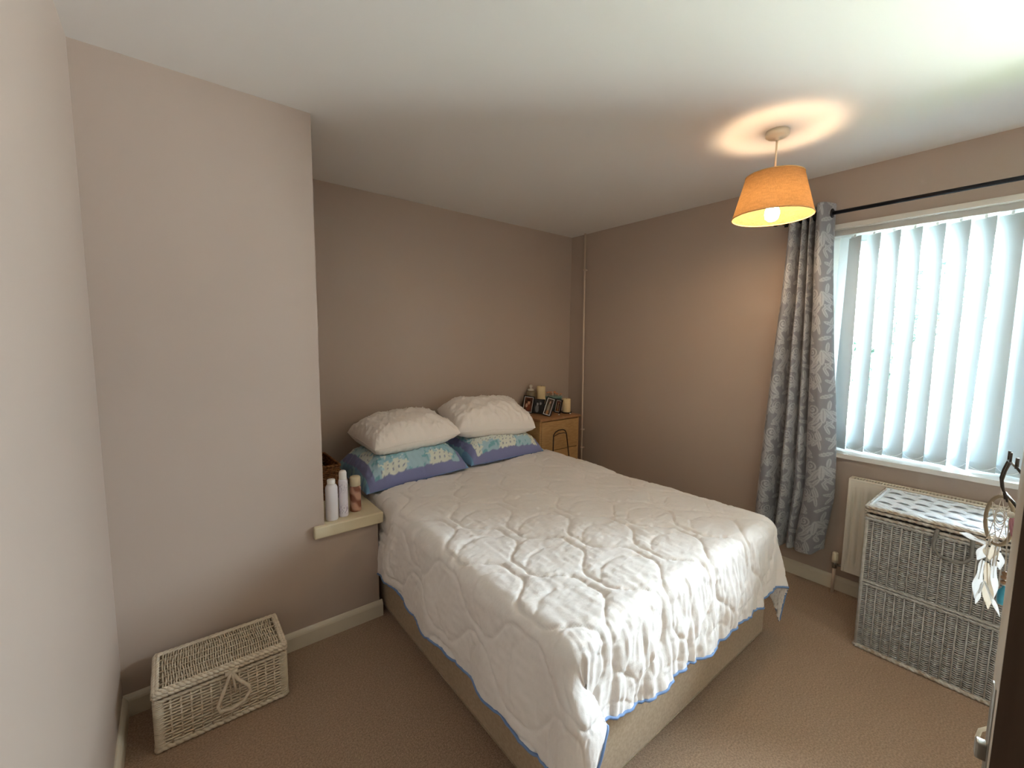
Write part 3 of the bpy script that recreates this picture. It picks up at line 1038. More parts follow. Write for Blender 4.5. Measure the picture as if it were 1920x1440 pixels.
hh = RHO * np.sin(ang) + 0.03 * beyond
dd = RHO * (1 - np.cos(ang)) + beyond
sgn = np.where(A > 0, -1.0, 1.0)
X = np.clip(Uq, ua, ub) + sgn * hh * np.cos(phi)
Y = np.maximum(Vq, vf) - hh * np.sin(phi)
Z = QZ - dd
corner = (side > 1e-6) & (B_ > 1e-6)
q = phi / (PI / 2)
isL = corner & (A > 0)
isR = corner & (C_ > 0)


def tent_(q, qr):
    t = np.where(q < qr, q / qr, (1 - q) / (1 - qr))
    return np.clip(t, 0, 1) ** np.where(q < qr, 1.7, 1.0) - 0.05 * np.exp(-((q - qr) / 0.05) ** 2)


tL, tR = tent_(q, 0.80), tent_(q, 0.86)
grow = smooth01(beyond / 0.12) * np.minimum(beyond, 0.27)
bulge = 0.055 * np.sin(PI * np.clip(q / 0.80, 0, 1)) * smooth01(beyond / 0.15)
X = X + np.where(isL, 0.50 * grow * tL * 0.96 - bulge * 0.35, 0) + np.where(isR, 0.26 * grow * tR * 0.8, 0)
Y = Y + np.where(isL, -0.50 * grow * tL * 0.26 - bulge * 0.9, 0) + np.where(isR, -0.26 * grow * tR * 0.6 - bulge * 0.3, 0)
# gathers on the hanging foot and gentle waves on the sides
hang = smooth01((B_ - 0.05) / 0.22) * np.where(side > 0, np.clip(1 - side / 0.10, 0, 1), 1)
gx = Uq
gath = 0.016 * vnoise(gx * 9 + 1.5 * Vq, Vq * 2.5, 3) + 0.011 * vnoise(gx * 21 - 2 * Vq, Vq * 4, 4) + 0.008 * np.abs(vnoise(gx * 34 + 3 * Vq, Vq * 7, 6))
calm = np.where(side > 0, 0, smooth01((Uq - ua) / 0.22) * smooth01((ub - Uq) / 0.10))
Y = Y - (0.012 + gath) * hang * calm
hl = smooth01((A - 0.05) / 0.25) * np.where(B_ > 0, np.clip(1 - B_ / 0.15, 0, 1), 1)
X = X - (0.012 * (1 + np.sin(Vq * 13 + 1.0)) + 0.005 * np.sin(Vq * 31)) * hl
# top follows the gentle sag and crown of the bed
top = (A == 0) & (C_ == 0) & (B_ == 0)
Z = Z + 0.010 * np.sin(PI * tu) * np.where(top, 1, 0) * smooth01(T * 4)
Z = Z + 0.012 * vnoise(Uq * 3.1 + 7, Vq * 3.1 + 9, 11)
pinchL = smooth01((Vq + 0.98) / 0.13) * np.clip(1 - (X - QL) / 0.10, 0, 1)
X = X + (0.014 + 0.020 * smooth01((Z - 0.36) / 0.10)) * pinchL
pinchR = smooth01((Vq + 0.62) / 0.14) * np.clip(1 - (QR + 0.02 - X) / 0.10, 0, 1)
X = X - 0.030 * pinchR
# stitched onion cells
Pq, Aq, lam = 0.155, 0.066, 0.46
shift = -1.50
dmin = np.full(S.shape, 9.0)
for k in range(-8, 9):
    sg = 1 if k % 2 == 0 else -1
    uk = shift + k * Pq + sg * Aq * np.sin(2 * PI * Vq / lam) + 0.012 * np.sin(6 * PI * Vq / lam) * sg
    sl = sg * Aq * 2 * PI / lam * np.cos(2 * PI * Vq / lam)
    dmin = np.minimum(dmin, np.abs(Uq - uk) / np.sqrt(1 + sl * sl))
# inner arcs across each cell
for k in range(-8, 8):
    sg = 1 if k % 2 == 0 else -1
    ucc = shift + (k + 0.5) * Pq
    for n_ in range(-9, 3):
        vc = (n_ + (0.75 if sg > 0 else 0.25)) * lam
        dx = (Uq - ucc) / 0.135
        da = np.abs(Vq - (vc + 0.055 - 0.075 * dx * dx)) / np.sqrt(1 + (1.1 * dx) ** 2)
        dmin = np.where((np.abs(dx) < 1), np.minimum(dmin, da + 0.004 + 0.02 * smooth01((np.abs(dx) - 0.85) / 0.15)), dmin)
puff = 0.0060 * (1 - np.exp(-dmin / 0.014)) - 0.0036 * np.exp(-(dmin / 0.0050) ** 2)
pucker = np.exp(-dmin / 0.03)
wr1 = vnoise(Uq * 34 + Vq * 11, Vq * 70 - Uq * 16, 21)
wr2 = vnoise(Uq * 60 + 5, Vq * 24 + 3, 22)
wr3 = vnoise(Uq * 16 + 1.3 * np.sin(Vq * 9), Vq * 52 + 4, 23)
fine = 0.0022 * wr1 * (0.35 + pucker) + 0.0014 * wr2 + 0.0018 * np.abs(wr3) * (0.5 + pucker)
hang2 = smooth01((B_ + 0.03) / 0.12) * np.where(side > 0, np.clip(1 - side / 0.10, 0, 1), 1)
vert = hang2 * (0.0050 * np.abs(vnoise(Uq * 46 + 6 * Vq, Vq * 9, 24)) + 0.0030 * vnoise(Uq * 85 - 8 * Vq, Vq * 13, 25))
damp = np.where(corner, 0.5, 1.0)
disp = (puff + fine + vert) * damp
Pg = np.stack([X, Y, Z], -1)
gu = np.gradient(Pg, axis=0)
gv = np.gradient(Pg, axis=1)
nn = np.cross(gu, gv)
nn /= np.linalg.norm(nn, axis=-1, keepdims=True) + 1e-12
Pg = Pg + nn * disp[..., None]
# quilt tucks down a little at the head, under the pillows
head = smooth01((T - 0.93) / 0.07)
Pg[..., 2] -= 0.012 * head
ii, jj = np.where(Pg[..., 1] > -0.75)
for i, j in zip(ii.tolist(), jj.tolist()):
    zs_ = [under(Pg[i, j, 0] + dx_, Pg[i, j, 1] + dy_, 0.40) for dx_, dy_ in ((0, 0), (0, 0.012), (0, 0.024), (0.014, 0), (-0.014, 0), (0.012, 0.02), (-0.012, 0.02), (0.024, 0.012), (-0.024, 0.012))]
    zs_ = [z_ for z_ in zs_ if z_ is not None]
    if zs_ and Pg[i, j, 2] > min(zs_) - 0.009:
        Pg[i, j, 2] = max(min(zs_) - 0.009, 0.567)
qt = thing('quilt', 'ivory quilted bedspread with blue edging draped over the bed', 'bedspread', (-1.48, -1.2, 0.603))
qm = MB().grid(Pg).build('cloth', M['quilt'], qt, flipcheck=False)
so_ = qm.modifiers.new('thickness', 'SOLIDIFY')
so_.thickness = 0.009
so_.offset = -1
edge = [Pg[0, j] for j in range(Pg.shape[1] - 1, -1, -2)] + [Pg[i, 0] for i in range(0, Pg.shape[0], 2)] + [Pg[-1, j] for j in range(0, Pg.shape[1], 2)]
MB().tube(edge, 0.0050, 8).build('edging', M['piping'], qt)


# ------------------------------------------------------------------ chest of drawers
KX0, KX1, KY0, KY1, KZ = -0.735, -0.285, -0.405, -0.02, 0.818
kd = thing('chest_of_drawers', 'narrow oak chest of drawers in the far corner beside the bed', 'drawers', ((KX0 + KX1) / 2, -0.2, 0))
MB().box((KX0 - 0.008, KY0 - 0.014, KZ - 0.020), (KX1 + 0.008, KY1, KZ), 0.002).build('top', M['oak_top'], kd)
for x0 in (KX0, KX1 - 0.018):
    MB().box((x0, KY0, 0.0), (x0 + 0.018, KY1, KZ - 0.021), 0.001).build('side_panel', M['oak'], kd)
b = MB()
b.box((KX0 + 0.018, KY1 - 0.010, 0.03), (KX1 - 0.018, KY1, KZ - 0.021))
b.box((KX0 + 0.018, KY0 + 0.03, 0.03), (KX1 - 0.018, KY1 - 0.01, 0.048))
b.box((KX0 + 0.018, KY0 + 0.015, 0.0), (KX1 - 0.018, KY0 + 0.03, 0.05))
b.build('carcass', M['oak'], kd)
zb = 0.055
for k in range(3):
    zt = zb + 0.241
    b = MB()
    b.box((KX0 + 0.021, KY0 - 0.004, zb), (KX1 - 0.021, KY0 + 0.014, zt), 0.002)
    b.box((KX0 + 0.03, KY0 + 0.014, zb + 0.01), (KX1 - 0.03, KY1 - 0.02, zt - 0.05))
    b.build('drawer', M['oak'], kd)
    zb = zt + 0.006

# dark wire stand in front of the drawers
ws = thing('wire_stand', 'dark brown wire frame with an arched top standing before the drawers', 'stand', (-0.58, -0.52, 0))
b = MB()
b.tube([(-0.690, -0.50, 0.006), (-0.676, -0.50, 0.55), (-0.674, -0.50, 0.700), (-0.655, -0.50, 0.722), (-0.622, -0.50, 0.734), (-0.575, -0.50, 0.735), (-0.548, -0.50, 0.725), (-0.531, -0.50, 0.700), (-0.512, -0.50, 0.60), (-0.470, -0.50, 0.36), (-0.420, -0.50, 0.006)], 0.0048, 8)
b.build('arch', M['brown_wire'], ws)
MB().tube([(-0.673, -0.50, 0.690), (-0.62, -0.503, 0.708), (-0.56, -0.503, 0.708), (-0.532, -0.50, 0.695)], 0.0035, 6).build('cross_bar', M['brown_wire'], ws)
b = MB()
b.tube([(-0.690, -0.50, 0.006), (-0.69, -0.60, 0.006), (-0.42, -0.60, 0.006), (-0.42, -0.50, 0.006)], 0.0048, 6)
b.build('base', M['brown_wire'], ws)


# ------------------------------------------------------------------ photo frames, candles and ornaments on the drawers
def photo_cols(kind, n1, n2):
    s, t = np.meshgrid(np.linspace(-1, 1, n1), np.linspace(-1, 1, n2), indexing='ij')
    base = {'warm': (104, 66, 50), 'mono': (58, 60, 64), 'brown': (96, 80, 66), 'red': (110, 70, 64)}[kind]
    c = np.ones(s.shape + (3,)) * np.array(lin(base))
    c = c * (0.75 + 0.5 * vnoise(s * 3 + 5, t * 3 + 2, 71))[..., None]

    def blob(cx, cy, rx, ry, col):
        m_ = smooth01((1.15 - np.sqrt(((s - cx) / rx) ** 2 + ((t - cy) / ry) ** 2)) / 0.3)[..., None]
        c[...] = c * (1 - m_) + np.array(lin(col)) * m_
    if kind == 'warm':
        blob(0.1, -0.3, 0.5, 0.6, (126, 70, 52)); blob(0.15, 0.30, 0.30, 0.32, (206, 158, 130)); blob(-0.35, -0.15, 0.25, 0.28, (212, 176, 150)); blob(0.1, 0.62, 0.36, 0.2, (62, 36, 26))
    elif kind == 'mono':
        blob(-0.35, -0.4, 0.4, 0.6, (124, 126, 130)); blob(0.35, -0.3, 0.35, 0.7, (34, 36, 40)); blob(-0.3, 0.35, 0.2, 0.22, (170, 170, 172)); blob(0.35, 0.45, 0.2, 0.22, (160, 160, 162))
    else:
        blob(0.0, -0.2, 0.35, 0.7, (150, 140, 116)); blob(0.05, 0.52, 0.26, 0.2, (190, 150, 124)); blob(0.0, -0.75, 0.4, 0.3, (170, 120, 76))
    return c


def frame(label, w_, h_, loc, yaw_, lean, roll_, fm, kind, mount=None, depth=0.012):
    """yaw_: direction the picture faces, from -y towards -x"""
    R_ = Matrix.Rotation(-yaw_, 4, 'Z') @ Matrix.Rotation(-lean, 4, 'X') @ Matrix.Rotation(roll_, 4, 'Y')
    rt = thing('photo_frame', label, 'photo frame', loc, R_.to_euler(), 'framed photos on the drawers')
    # local: x right, z up, face towards -y
    bw = 0.009
    b = MB()
    x0, x1 = -w_ / 2, w_ / 2
    b.box((x0, 0, 0), (x0 + bw, depth, h_), 0.001)
    b.box((x1 - bw, 0, 0), (x1, depth, h_), 0.001)
    b.box((x0 + bw, 0, 0), (x1 - bw, depth, bw), 0.001)
    b.box((x0 + bw, 0, h_ - bw), (x1 - bw, depth, h_), 0.001)
    b.build('frame_border', fm, rt, local=True)
    n1, n2 = 26, 34
    m_ = 0.005 if mount else 0.0
    xs_ = np.linspace(x0 + bw + m_, x1 - bw - m_, n1)
    zs_ = np.linspace(bw + m_, h_ - bw - m_, n2)
    Xp, Zp = np.meshgrid(xs_, zs_, indexing='ij')
    p = MB().grid(np.stack([Xp, np.full(Xp.shape, 0.0025), Zp], -1)).build('print', M['photo'], rt, local=True, flipcheck=False)
    set_cols(p, photo_cols(kind, n1, n2).reshape(-1, 3))
    MB().box((x0 + bw * 0.6, 0.0035, bw * 0.6), (x1 - bw * 0.6, depth - 0.001, h_ - bw * 0.6)).build('mount_board', M[mount] if mount else M['black_frame'], rt, local=True)
    b = MB()
    sl = math.tan(lean) * 2 + 0.35
    b.prism([(-0.018, h_ * 0.7), (0.018, h_ * 0.7), (0.025, 0.0), (-0.025, 0.0)], depth, depth + 0.003, axis='y')
    bk = b.build('easel_back', M['black_frame'], rt, local=True)
    return rt


D2 = math.radians
frame('black photo frame with a warm portrait print, tallest at the left on the drawers', 0.100, 0.150, (-0.622, -0.112, KZ + 0.001), D2(60), D2(12), D2(4), M['black_frame'], 'warm', 'bottle_cap')
frame('low black photo frame with a dark grey print, between the two other frames', 0.100, 0.125, (-0.560, -0.190, KZ + 0.001), D2(58), D2(12), D2(0), M['black_frame'], 'mono')
frame('slim black photo frame leaning at a slant at the front edge of the drawers', 0.078, 0.160, (-0.592, -0.320, KZ + 0.004), D2(58), D2(16), D2(13), M['black_frame'], 'brown', 'bottle_cap')
frame('small dark photo frame turned away behind the short candle', 0.070, 0.120, (-0.405, -0.255, KZ + 0.001), D2(84), D2(12), D2(3), M['black_frame'], 'red', 'bottle_cap')


def candle(label, loc, r_, h_, dish=None):
    rt = thing('pillar_candle', label, 'candle', loc)
    x, y, z = loc
    z0 = z
    if dish:
        MB().lathe([(0.001, z), (dish * 0.9, z), (dish, z + 0.008), (dish * 0.97, z + 0.011), (r_ * 0.8, z + 0.007), (0.001, z + 0.007)], (x, y, 0), 24).build('dish', M['bronze'], rt)
        z0 = z + 0.007
    MB().lathe([(0.001, z0), (r_ * 0.98, z0), (r_, z0 + 0.004), (r_, z0 + h_ - 0.006), (r_ * 0.93, z0 + h_), (r_ * 0.7, z0 + h_ - 0.003), (0.006, z0 + h_ - 0.008), (0.001, z0 + h_ - 0.008)], (x, y, 0), 28).build('wax', M['candle'], rt)
    MB().tube([(x, y, z0 + h_ - 0.01), (x + 0.002, y, z0 + h_ + 0.006)], 0.0012, 5).build('wick', M['bronze'], rt)
    return rt


candle('tall cream pillar candle at the back behind the photo frames', (-0.448, -0.10, KZ + 0.001), 0.038, 0.222)
candle('short cream pillar candle on a dark dish at the right end of the drawers', (-0.330, -0.300, KZ + 0.001), 0.036, 0.118, 0.046)
jr = thing('glass_jar', 'smoky jar with a pale stopper behind the tallest photo frame', 'jar', (-0.530, -0.056, KZ + 0.001))
jx, jy, jz = -0.530, -0.056, KZ + 0.001
MB().lathe([(0.001, jz), (0.036, jz), (0.040, jz + 0.01), (0.040, jz + 0.165), (0.036, jz + 0.178), (0.026, jz + 0.184), (0.001, jz + 0.184)], (jx, jy, 0), 26).build('body', M['jar'], jr)
MB().lathe([(0.027, jz + 0.184), (0.028, jz + 0.196), (0.010, jz + 0.200), (0.007, jz + 0.206), (0.014, jz + 0.216), (0.016, jz + 0.226), (0.010, jz + 0.236), (0.001, jz + 0.238)], (jx, jy, 0), 20).build('stopper', M['thread'], jr)

pot = thing('flower_pot', 'teal pot of small peach flowers behind the slanted photo frame', 'flower pot', (-0.325, -0.135, KZ + 0.001))
px_, py_, pz_ = -0.325, -0.135, KZ + 0.001
b = MB()
b.box((px_ - 0.062, py_ - 0.04, pz_), (px_ + 0.062, py_ + 0.04, pz_ + 0.115), 0.006)
sharp(b.build('pot', M['teal'], pot), 60)
b = MB()
b.box((px_ - 0.066, py_ - 0.044, pz_ + 0.115), (px_ + 0.066, py_ + 0.044, pz_ + 0.128), 0.003)
b.build('rim', mat('pale_teal_rim', (140, 176, 168), 0.4, 0.4), pot)
r_ = random.Random(5)
for k in range(9):
    fx_, fy__ = px_ - 0.075 + 0.15 * (k + 0.5) / 9 + r_.uniform(-0.006, 0.006), py_ + r_.uniform(-0.025, 0.025)
    fz = pz_ + 0.152 + r_.uniform(-0.008, 0.014)
    b = MB()
    for pe in range(5):
        a = pe * 2 * PI / 5 + k
        b.sphere((fx_ + 0.007 * math.cos(a), fy__ + 0.007 * math.sin(a), fz + 0.002), (0.0065, 0.0065, 0.0045), 8, 5)
    b.sphere((fx_, fy__, fz + 0.004), 0.004, 8, 5)
    b.tube([(px_ + (fx_ - px_) * 0.7, fy__, pz_ + 0.12), (fx_, fy__, fz)], 0.0015, 5, mi=1)
    b.build('flower', [M['peach'], M['leafg']], pot)
for nm, lb, (x, y), rr in (('glass_pebble', 'tiny white pebble right of the slanted photo frame', (-0.470, -0.350), 0.008), ('glass_pebble', 'tiny white pebble in front of the short candle', (-0.350, -0.365), 0.007)):
    tag(MB().sphere((x, y, KZ + rr * 0.8), (rr, rr, rr * 0.8), 12, 8).build(nm, M['bottle_cap'], at=(x, y, KZ)), lb, 'pebble', 'white pebbles on the drawers')

# ------------------------------------------------------------------ bottles and basket on the shelf
SZ = 0.5635


def bottle(label, x, y, prof, cap, body_m, cap_m, prints=None, name='bottle'):
    rt = thing(name, label, 'bottle', (x, y, SZ))
    o = MB().lathe([(r, SZ + h) for r, h in prof], (x, y, 0), 48).build('body', body_m, rt)
    MB().lathe([(r, SZ + h) for r, h in cap], (x, y, 0), 24).build('cap', cap_m, rt)
    return rt, o


bottle('plain white squeeze bottle nearest the chimney breast edge on the shelf', -2.424, -0.772,
       [(0.001, 0), (0.026, 0), (0.0285, 0.004), (0.0285, 0.150), (0.027, 0.163), (0.021, 0.173), (0.017, 0.176), (0.001, 0.176)],
       [(0.0175, 0.1765), (0.0185, 0.178), (0.0185, 0.196), (0.016, 0.199), (0.001, 0.199)], M['bottle_white'], M['bottle_cap'])
rt, o = bottle('taller slim white aerosol with faint lilac print in the middle of the shelf', -2.366, -0.762,
       [(0.001, 0), (0.0205, 0), (0.0218, 0.003)] + [(0.0218, h) for h in np.linspace(0.008, 0.176, 60)] + [(0.0218, 0.178), (0.019, 0.186), (0.001, 0.187)],
       [(0.0175, 0.186), (0.0180, 0.190), (0.0178, 0.218), (0.015, 0.227), (0.008, 0.231), (0.001, 0.231)], M['bottle_spray'], M['bottle_cap'], None, 'spray_can')
vv = np.array([v.co[:] for v in o.data.vertices])
aa = np.arctan2(vv[:, 1], vv[:, 0])
pm = smooth01((vnoise(aa * 5 + 9, vv[:, 2] * 130, 77) - 0.15) / 0.2) * np.clip(np.exp(-((vv[:, 2] - 0.035) / 0.022) ** 2) + np.exp(-((vv[:, 2] - 0.145) / 0.018) ** 2), 0, 1) * (vv[:, 2] < 0.17)
set_cols(o, np.array(lin((226, 220, 228))) * (1 - 0.8 * pm[:, None]) + np.array(lin((150, 138, 160))) * 0.8 * pm[:, None])
rt, o = bottle('bronze pink swirled bottle with cream lid, third from the breast', -2.296, -0.728,
               [(0.001, 0), (0.026, 0), (0.0275, 0.004)] + [(0.0275, h) for h in np.linspace(0.01, 0.118, 16)] + [(0.025, 0.126), (0.022, 0.130), (0.001, 0.130)],
               [(0.0225, 0.130), (0.0262, 0.132), (0.0262, 0.172), (0.023, 0.178), (0.001, 0.179)], M['bottle_pink'], M['shelf'])
vv = np.array([v.co[:] for v in o.data.vertices])
aa = np.arctan2(vv[:, 1], vv[:, 0])
sw = np.sin(aa * 2 + vv[:, 2] * 90) + 0.5 * np.sin(aa * 3 - vv[:, 2] * 50)
cA, cB = np.array(lin((196, 150, 128))), np.array(lin((134, 84, 66)))
f_ = smooth01((sw + 0.6) / 1.2)[:, None]
set_cols(o, cA * (1 - f_) + cB * f_)


def weave_wall(b, p0, p1, z0, z1, rows, stakes, r, amp, nrm, stake_r=None, jitter=0.0, sides=5, seed=0, banded=False):
    """horizontal strands woven round vertical stakes on the wall p0-p1 (2d) with outward normal nrm"""
    rr = random.Random(seed)
    p0, p1 = np.array(p0, float), np.array(p1, float)
    nrm = np.array(nrm, float)
    for k in range(rows):
        z = z0 + (z1 - z0) * (k + 0.5) / rows
        pts = []
        n = stakes * 2
        for i in range(n + 1):
            t = i / n
            off = amp * math.cos(PI * (i * 0.5) + (PI if k % 2 and not banded else 0)) if i % 2 == 0 else 0
            q = p0 + (p1 - p0) * t + nrm * off
            pts.append((q[0], q[1], z + rr.uniform(-jitter, jitter)))
        b.tube(pts, r, sides)
    if stake_r:
        for i in range(1, stakes):
            q = p0 + (p1 - p0) * (i / stakes)
            b.tube([(q[0], q[1], z0), (q[0], q[1], z1)], stake_r, 5)


def braid(b, pts, r, twist=0.02, ampl=0.35):
    """two-strand twisted rim along a polyline"""
    P = []
    for a, c in zip(pts[:-1], pts[1:]):
        a, c = np.array(a, float), np.array(c, float)
        n = max(2, int(np.linalg.norm(c - a) / (twist / 4)))
        for i in range(n):
            P.append(a + (c - a) * i / n)
    P.append(np.array(pts[-1], float))
    for s_ in (0, PI):
        Q = []
        for i, p in enumerate(P):
            a = i * PI / 4 + s_
            Q.append((p[0] + r * ampl * math.cos(a), p[1] + r * ampl * math.cos(a), p[2] + r * ampl * math.sin(a)))
        b.tube(Q, r * 0.75, 5)


# open brown basket at the back of the shelf
gb = thing('wicker_basket', 'brown open wicker basket at the back of the cream shelf', 'basket', (-2.38, -0.36, SZ))
gx0, gx1, gy0, gy1, gz0, gz1 = -2.462, -2.302, -0.50, -0.20, SZ + 0.004, SZ + 0.185
b = MB()
for p0, p1, nr, st in (((gx0, gy0), (gx1, gy0), (0, -1), 8), ((gx1, gy0), (gx1, gy1), (1, 0), 14), ((gx0, gy1), (gx1, gy1), (0, 1), 8), ((gx0, gy0), (gx0, gy1), (-1, 0), 14)):
    weave_wall(b, p0, p1, gz0, gz1, 17, st, 0.0048, 0.004, nr, 0.004, 0.0006)
o = b.build('weave', M['wicker_brown'], gb)
o['kind'] = 'stuff'
MB().box((gx0, gy0, SZ + 0.0005), (gx1, gy1, SZ + 0.006)).build('bottom', M['wicker_brown'], gb)
b = MB()
braid(b, [(gx0, gy0, gz1), (gx1, gy0, gz1), (gx1, gy1, gz1), (gx0, gy1, gz1), (gx0, gy0, gz1)], 0.008)
b.build('rim', M['wicker_brown'], gb)

# ------------------------------------------------------------------ small lidded wicker basket on the floor
sx0, sx1, sy0, sy1 = -3.104, -2.702, -1.072, -0.846
hb = thing('wicker_hamper', 'small cream wicker basket with lid on the carpet at the left', 'basket', ((sx0 + sx1) / 2, (sy0 + sy1) / 2, 0))
b = MB()
for p0, p1, nr, st in (((sx0 + 0.012, sy0), (sx1 - 0.012, sy0), (0, -1), 13), ((sx1, sy0 + 0.01), (sx1, sy1 - 0.01), (1, 0), 8), ((sx0 + 0.012, sy1), (sx1 - 0.012, sy1), (0, 1), 13), ((sx0, sy0 + 0.01), (sx0, sy1 - 0.01), (-1, 0), 8)):
    weave_wall(b, p0, p1, 0.018, 0.188, 15, st, 0.0033, 0.0022, nr, 0.0036, 0.0006, seed=st)
o = b.build('weave', M['wicker_cream'], hb)
o['kind'] = 'stuff'
MB().box((sx0 + 0.004, sy0 + 0.004, 0.004), (sx1 - 0.004, sy1 - 0.004, 0.010)).build('bottom', M['wicker_cream'], hb)
b = MB()
for x, y in ((sx0, sy0), (sx1, sy0), (sx0, sy1), (sx1, sy1)):
    cx_, cy_ = (0.008 if x == sx0 else -0.008), (0.006 if y == sy0 else -0.006)
    zz_ = 0.004
    while zz_ < 0.186:                       # cane wrapped round each corner post
        b.tube([(x + cx_ + 0.013 * math.cos(a), y + cy_ + 0.011 * math.sin(a), zz_ + 0.0035) for a in np.linspace(0, 2 * PI, 12, endpoint=False)], 0.0034, 4, closed=True)
        zz_ += 0.0066
o = b.build('corner_wrap', M['wicker_cream'], hb)
o['kind'] = 'stuff'
b = MB()
braid(b, [(sx0, sy0, 0.011), (sx1, sy0, 0.011), (sx1, sy1, 0.011), (sx0, sy1, 0.011), (sx0, sy0, 0.011)], 0.010)
braid(b, [(sx0, sy0, 0.186), (sx1, sy0, 0.186), (sx1, sy1, 0.186), (sx0, sy1, 0.186), (sx0, sy0, 0.186)], 0.0065)
b.build('rim', M['wicker_cream'], hb)
# lid
lz = 0.222
lx0, lx1, ly0, ly1 = sx0 - 0.005, sx1 + 0.005, sy0 - 0.008, sy1 + 0.003
b = MB()
rr = random.Random(4)
ns = 48
for k in range(ns):
    x = lx0 + 0.024 + (lx1 - lx0 - 0.048) * (k + 0.5) / ns
    pts = []
    for i in range(13):
        t = i / 12
        y = ly0 + 0.010 + (ly1 - ly0 - 0.020) * t
        off = 0.0030 * math.cos(PI * i * 0.5 + (PI if k % 2 else 0)) if i % 2 == 0 else 0
        pts.append((x + rr.uniform(-0.0009, 0.0009) + 0.002 * math.sin(i * 0.6 + k * 0.13), y, lz + off))
    b.tube(pts, 0.0023, 5)
for i in range(1, 6):
    y = ly0 + 0.010 + (ly1 - ly0 - 0.020) * i / 6
    b.tube([(lx0 + 0.015, y, lz), (lx1 - 0.015, y, lz)], 0.0030, 5)
lid = b.build('lid', M['wicker_cream'], hb)
lid['kind'] = 'stuff'
b = MB()
lp_ = [(lx0, ly0), (lx1, ly0), (lx1, ly1), (lx0, ly1), (lx0, ly0)]
for inset, z, r in ((0.004, lz - 0.001, 0.0085), (0.012, lz + 0.002, 0.007), (0.003, lz - 0.013, 0.008)):
    braid(b, [(x + (inset if x == lx0 else -inset), y + (inset if y == ly0 else -inset), z) for x, y in lp_], r, 0.016)
b.build('lid_rim', M['wicker_cream'], lid)
hx = -2.885
b = MB()
yy = ly0 - 0.006
b.tube([(hx + 0.004, yy + 0.004, 0.205), (hx - 0.004, yy - 0.004, 0.192), (hx - 0.030, yy - 0.008, 0.130), (hx - 0.046, yy - 0.010, 0.095), (hx - 0.040, yy - 0.012, 0.075), (hx - 0.005, yy - 0.014, 0.066), (hx + 0.036, yy - 0.012, 0.078), (hx + 0.058, yy - 0.010, 0.108), (hx + 0.052, yy - 0.008, 0.128), (hx + 0.022, yy - 0.006, 0.165), (hx + 0.006, yy - 0.002, 0.195)], 0.0062, 8)
b.tube([(hx + 0.004, yy - 0.004, 0.196), (hx + 0.012, yy - 0.006, 0.120)], 0.0045, 6)
b.build('handle', M['wicker_cream'], hb)
MB().tube([(hx - 0.018, yy + 0.003, 0.196), (hx + 0.022, yy + 0.003, 0.198)], 0.009, 8).build('handle_wrap', M['wicker_cream'], hb)

# ------------------------------------------------------------------ tall laundry hamper
tx0, tx1, ty0, ty1 = -0.505, -0.118, -2.415, -2.885
HZ = 0.655
lh = thing('laundry_hamper', 'tall whitewashed wicker laundry hamper in front of the radiator', 'hamper', ((tx0 + tx1) / 2, (ty0 + ty1) / 2, 0))
b = MB()
for (za, zb_, rows) in ((0.016, 0.318, 33), (0.338, 0.632, 32)):
    for p0, p1, nr, st in (((tx0, ty0 - 0.006), (tx0, ty1 + 0.006), (-1, 0), 28), ((tx0 + 0.006, ty0), (tx1 - 0.006, ty0), (0, 1), 24), ((tx1, ty0 - 0.006), (tx1, ty1 + 0.006), (1, 0), 28), ((tx0 + 0.006, ty1), (tx1 - 0.006, ty1), (0, -1), 24)):
        weave_wall(b, p0, p1, za, zb_, rows, st, 0.0032, 0.0042, nr, 0.0034, 0.0008, sides=4, seed=st + rows, banded=True)
o = b.build('weave', M['wicker_shaded'], lh)
o['kind'] = 'stuff'
MB().box((tx0 + 0.004, ty1 + 0.004, 0.005), (tx1 - 0.004, ty0 - 0.004, 0.012)).build('bottom', M['wicker_shaded'], lh)
lpz = [(tx0, ty0), (tx0, ty1), (tx1, ty1), (tx1, ty0), (tx0, ty0)]
for z, r in ((0.010, 0.0095), (0.322, 0.0060), (0.335, 0.0060), (0.636, 0.0070), (0.650, 0.0075)):
    b = MB()
    braid(b, [(x + (-0.004 if x == tx0 else 0.004), y + (0.004 if y == ty0 else -0.004), z) for x, y in lpz], r, 0.02)
    b.build('band', M['worn_rim'] if z in (0.010, 0.650) else M['wicker_shaded'], lh)
for x, y in lpz[:4]:
    MB().tube([(x, y, 0.004), (x + (-0.002 if x == tx0 else 0.002), y, 0.33), (x, y, 0.65)], 0.0075, 8).build('corner_post', M['wicker_shaded'], lh)
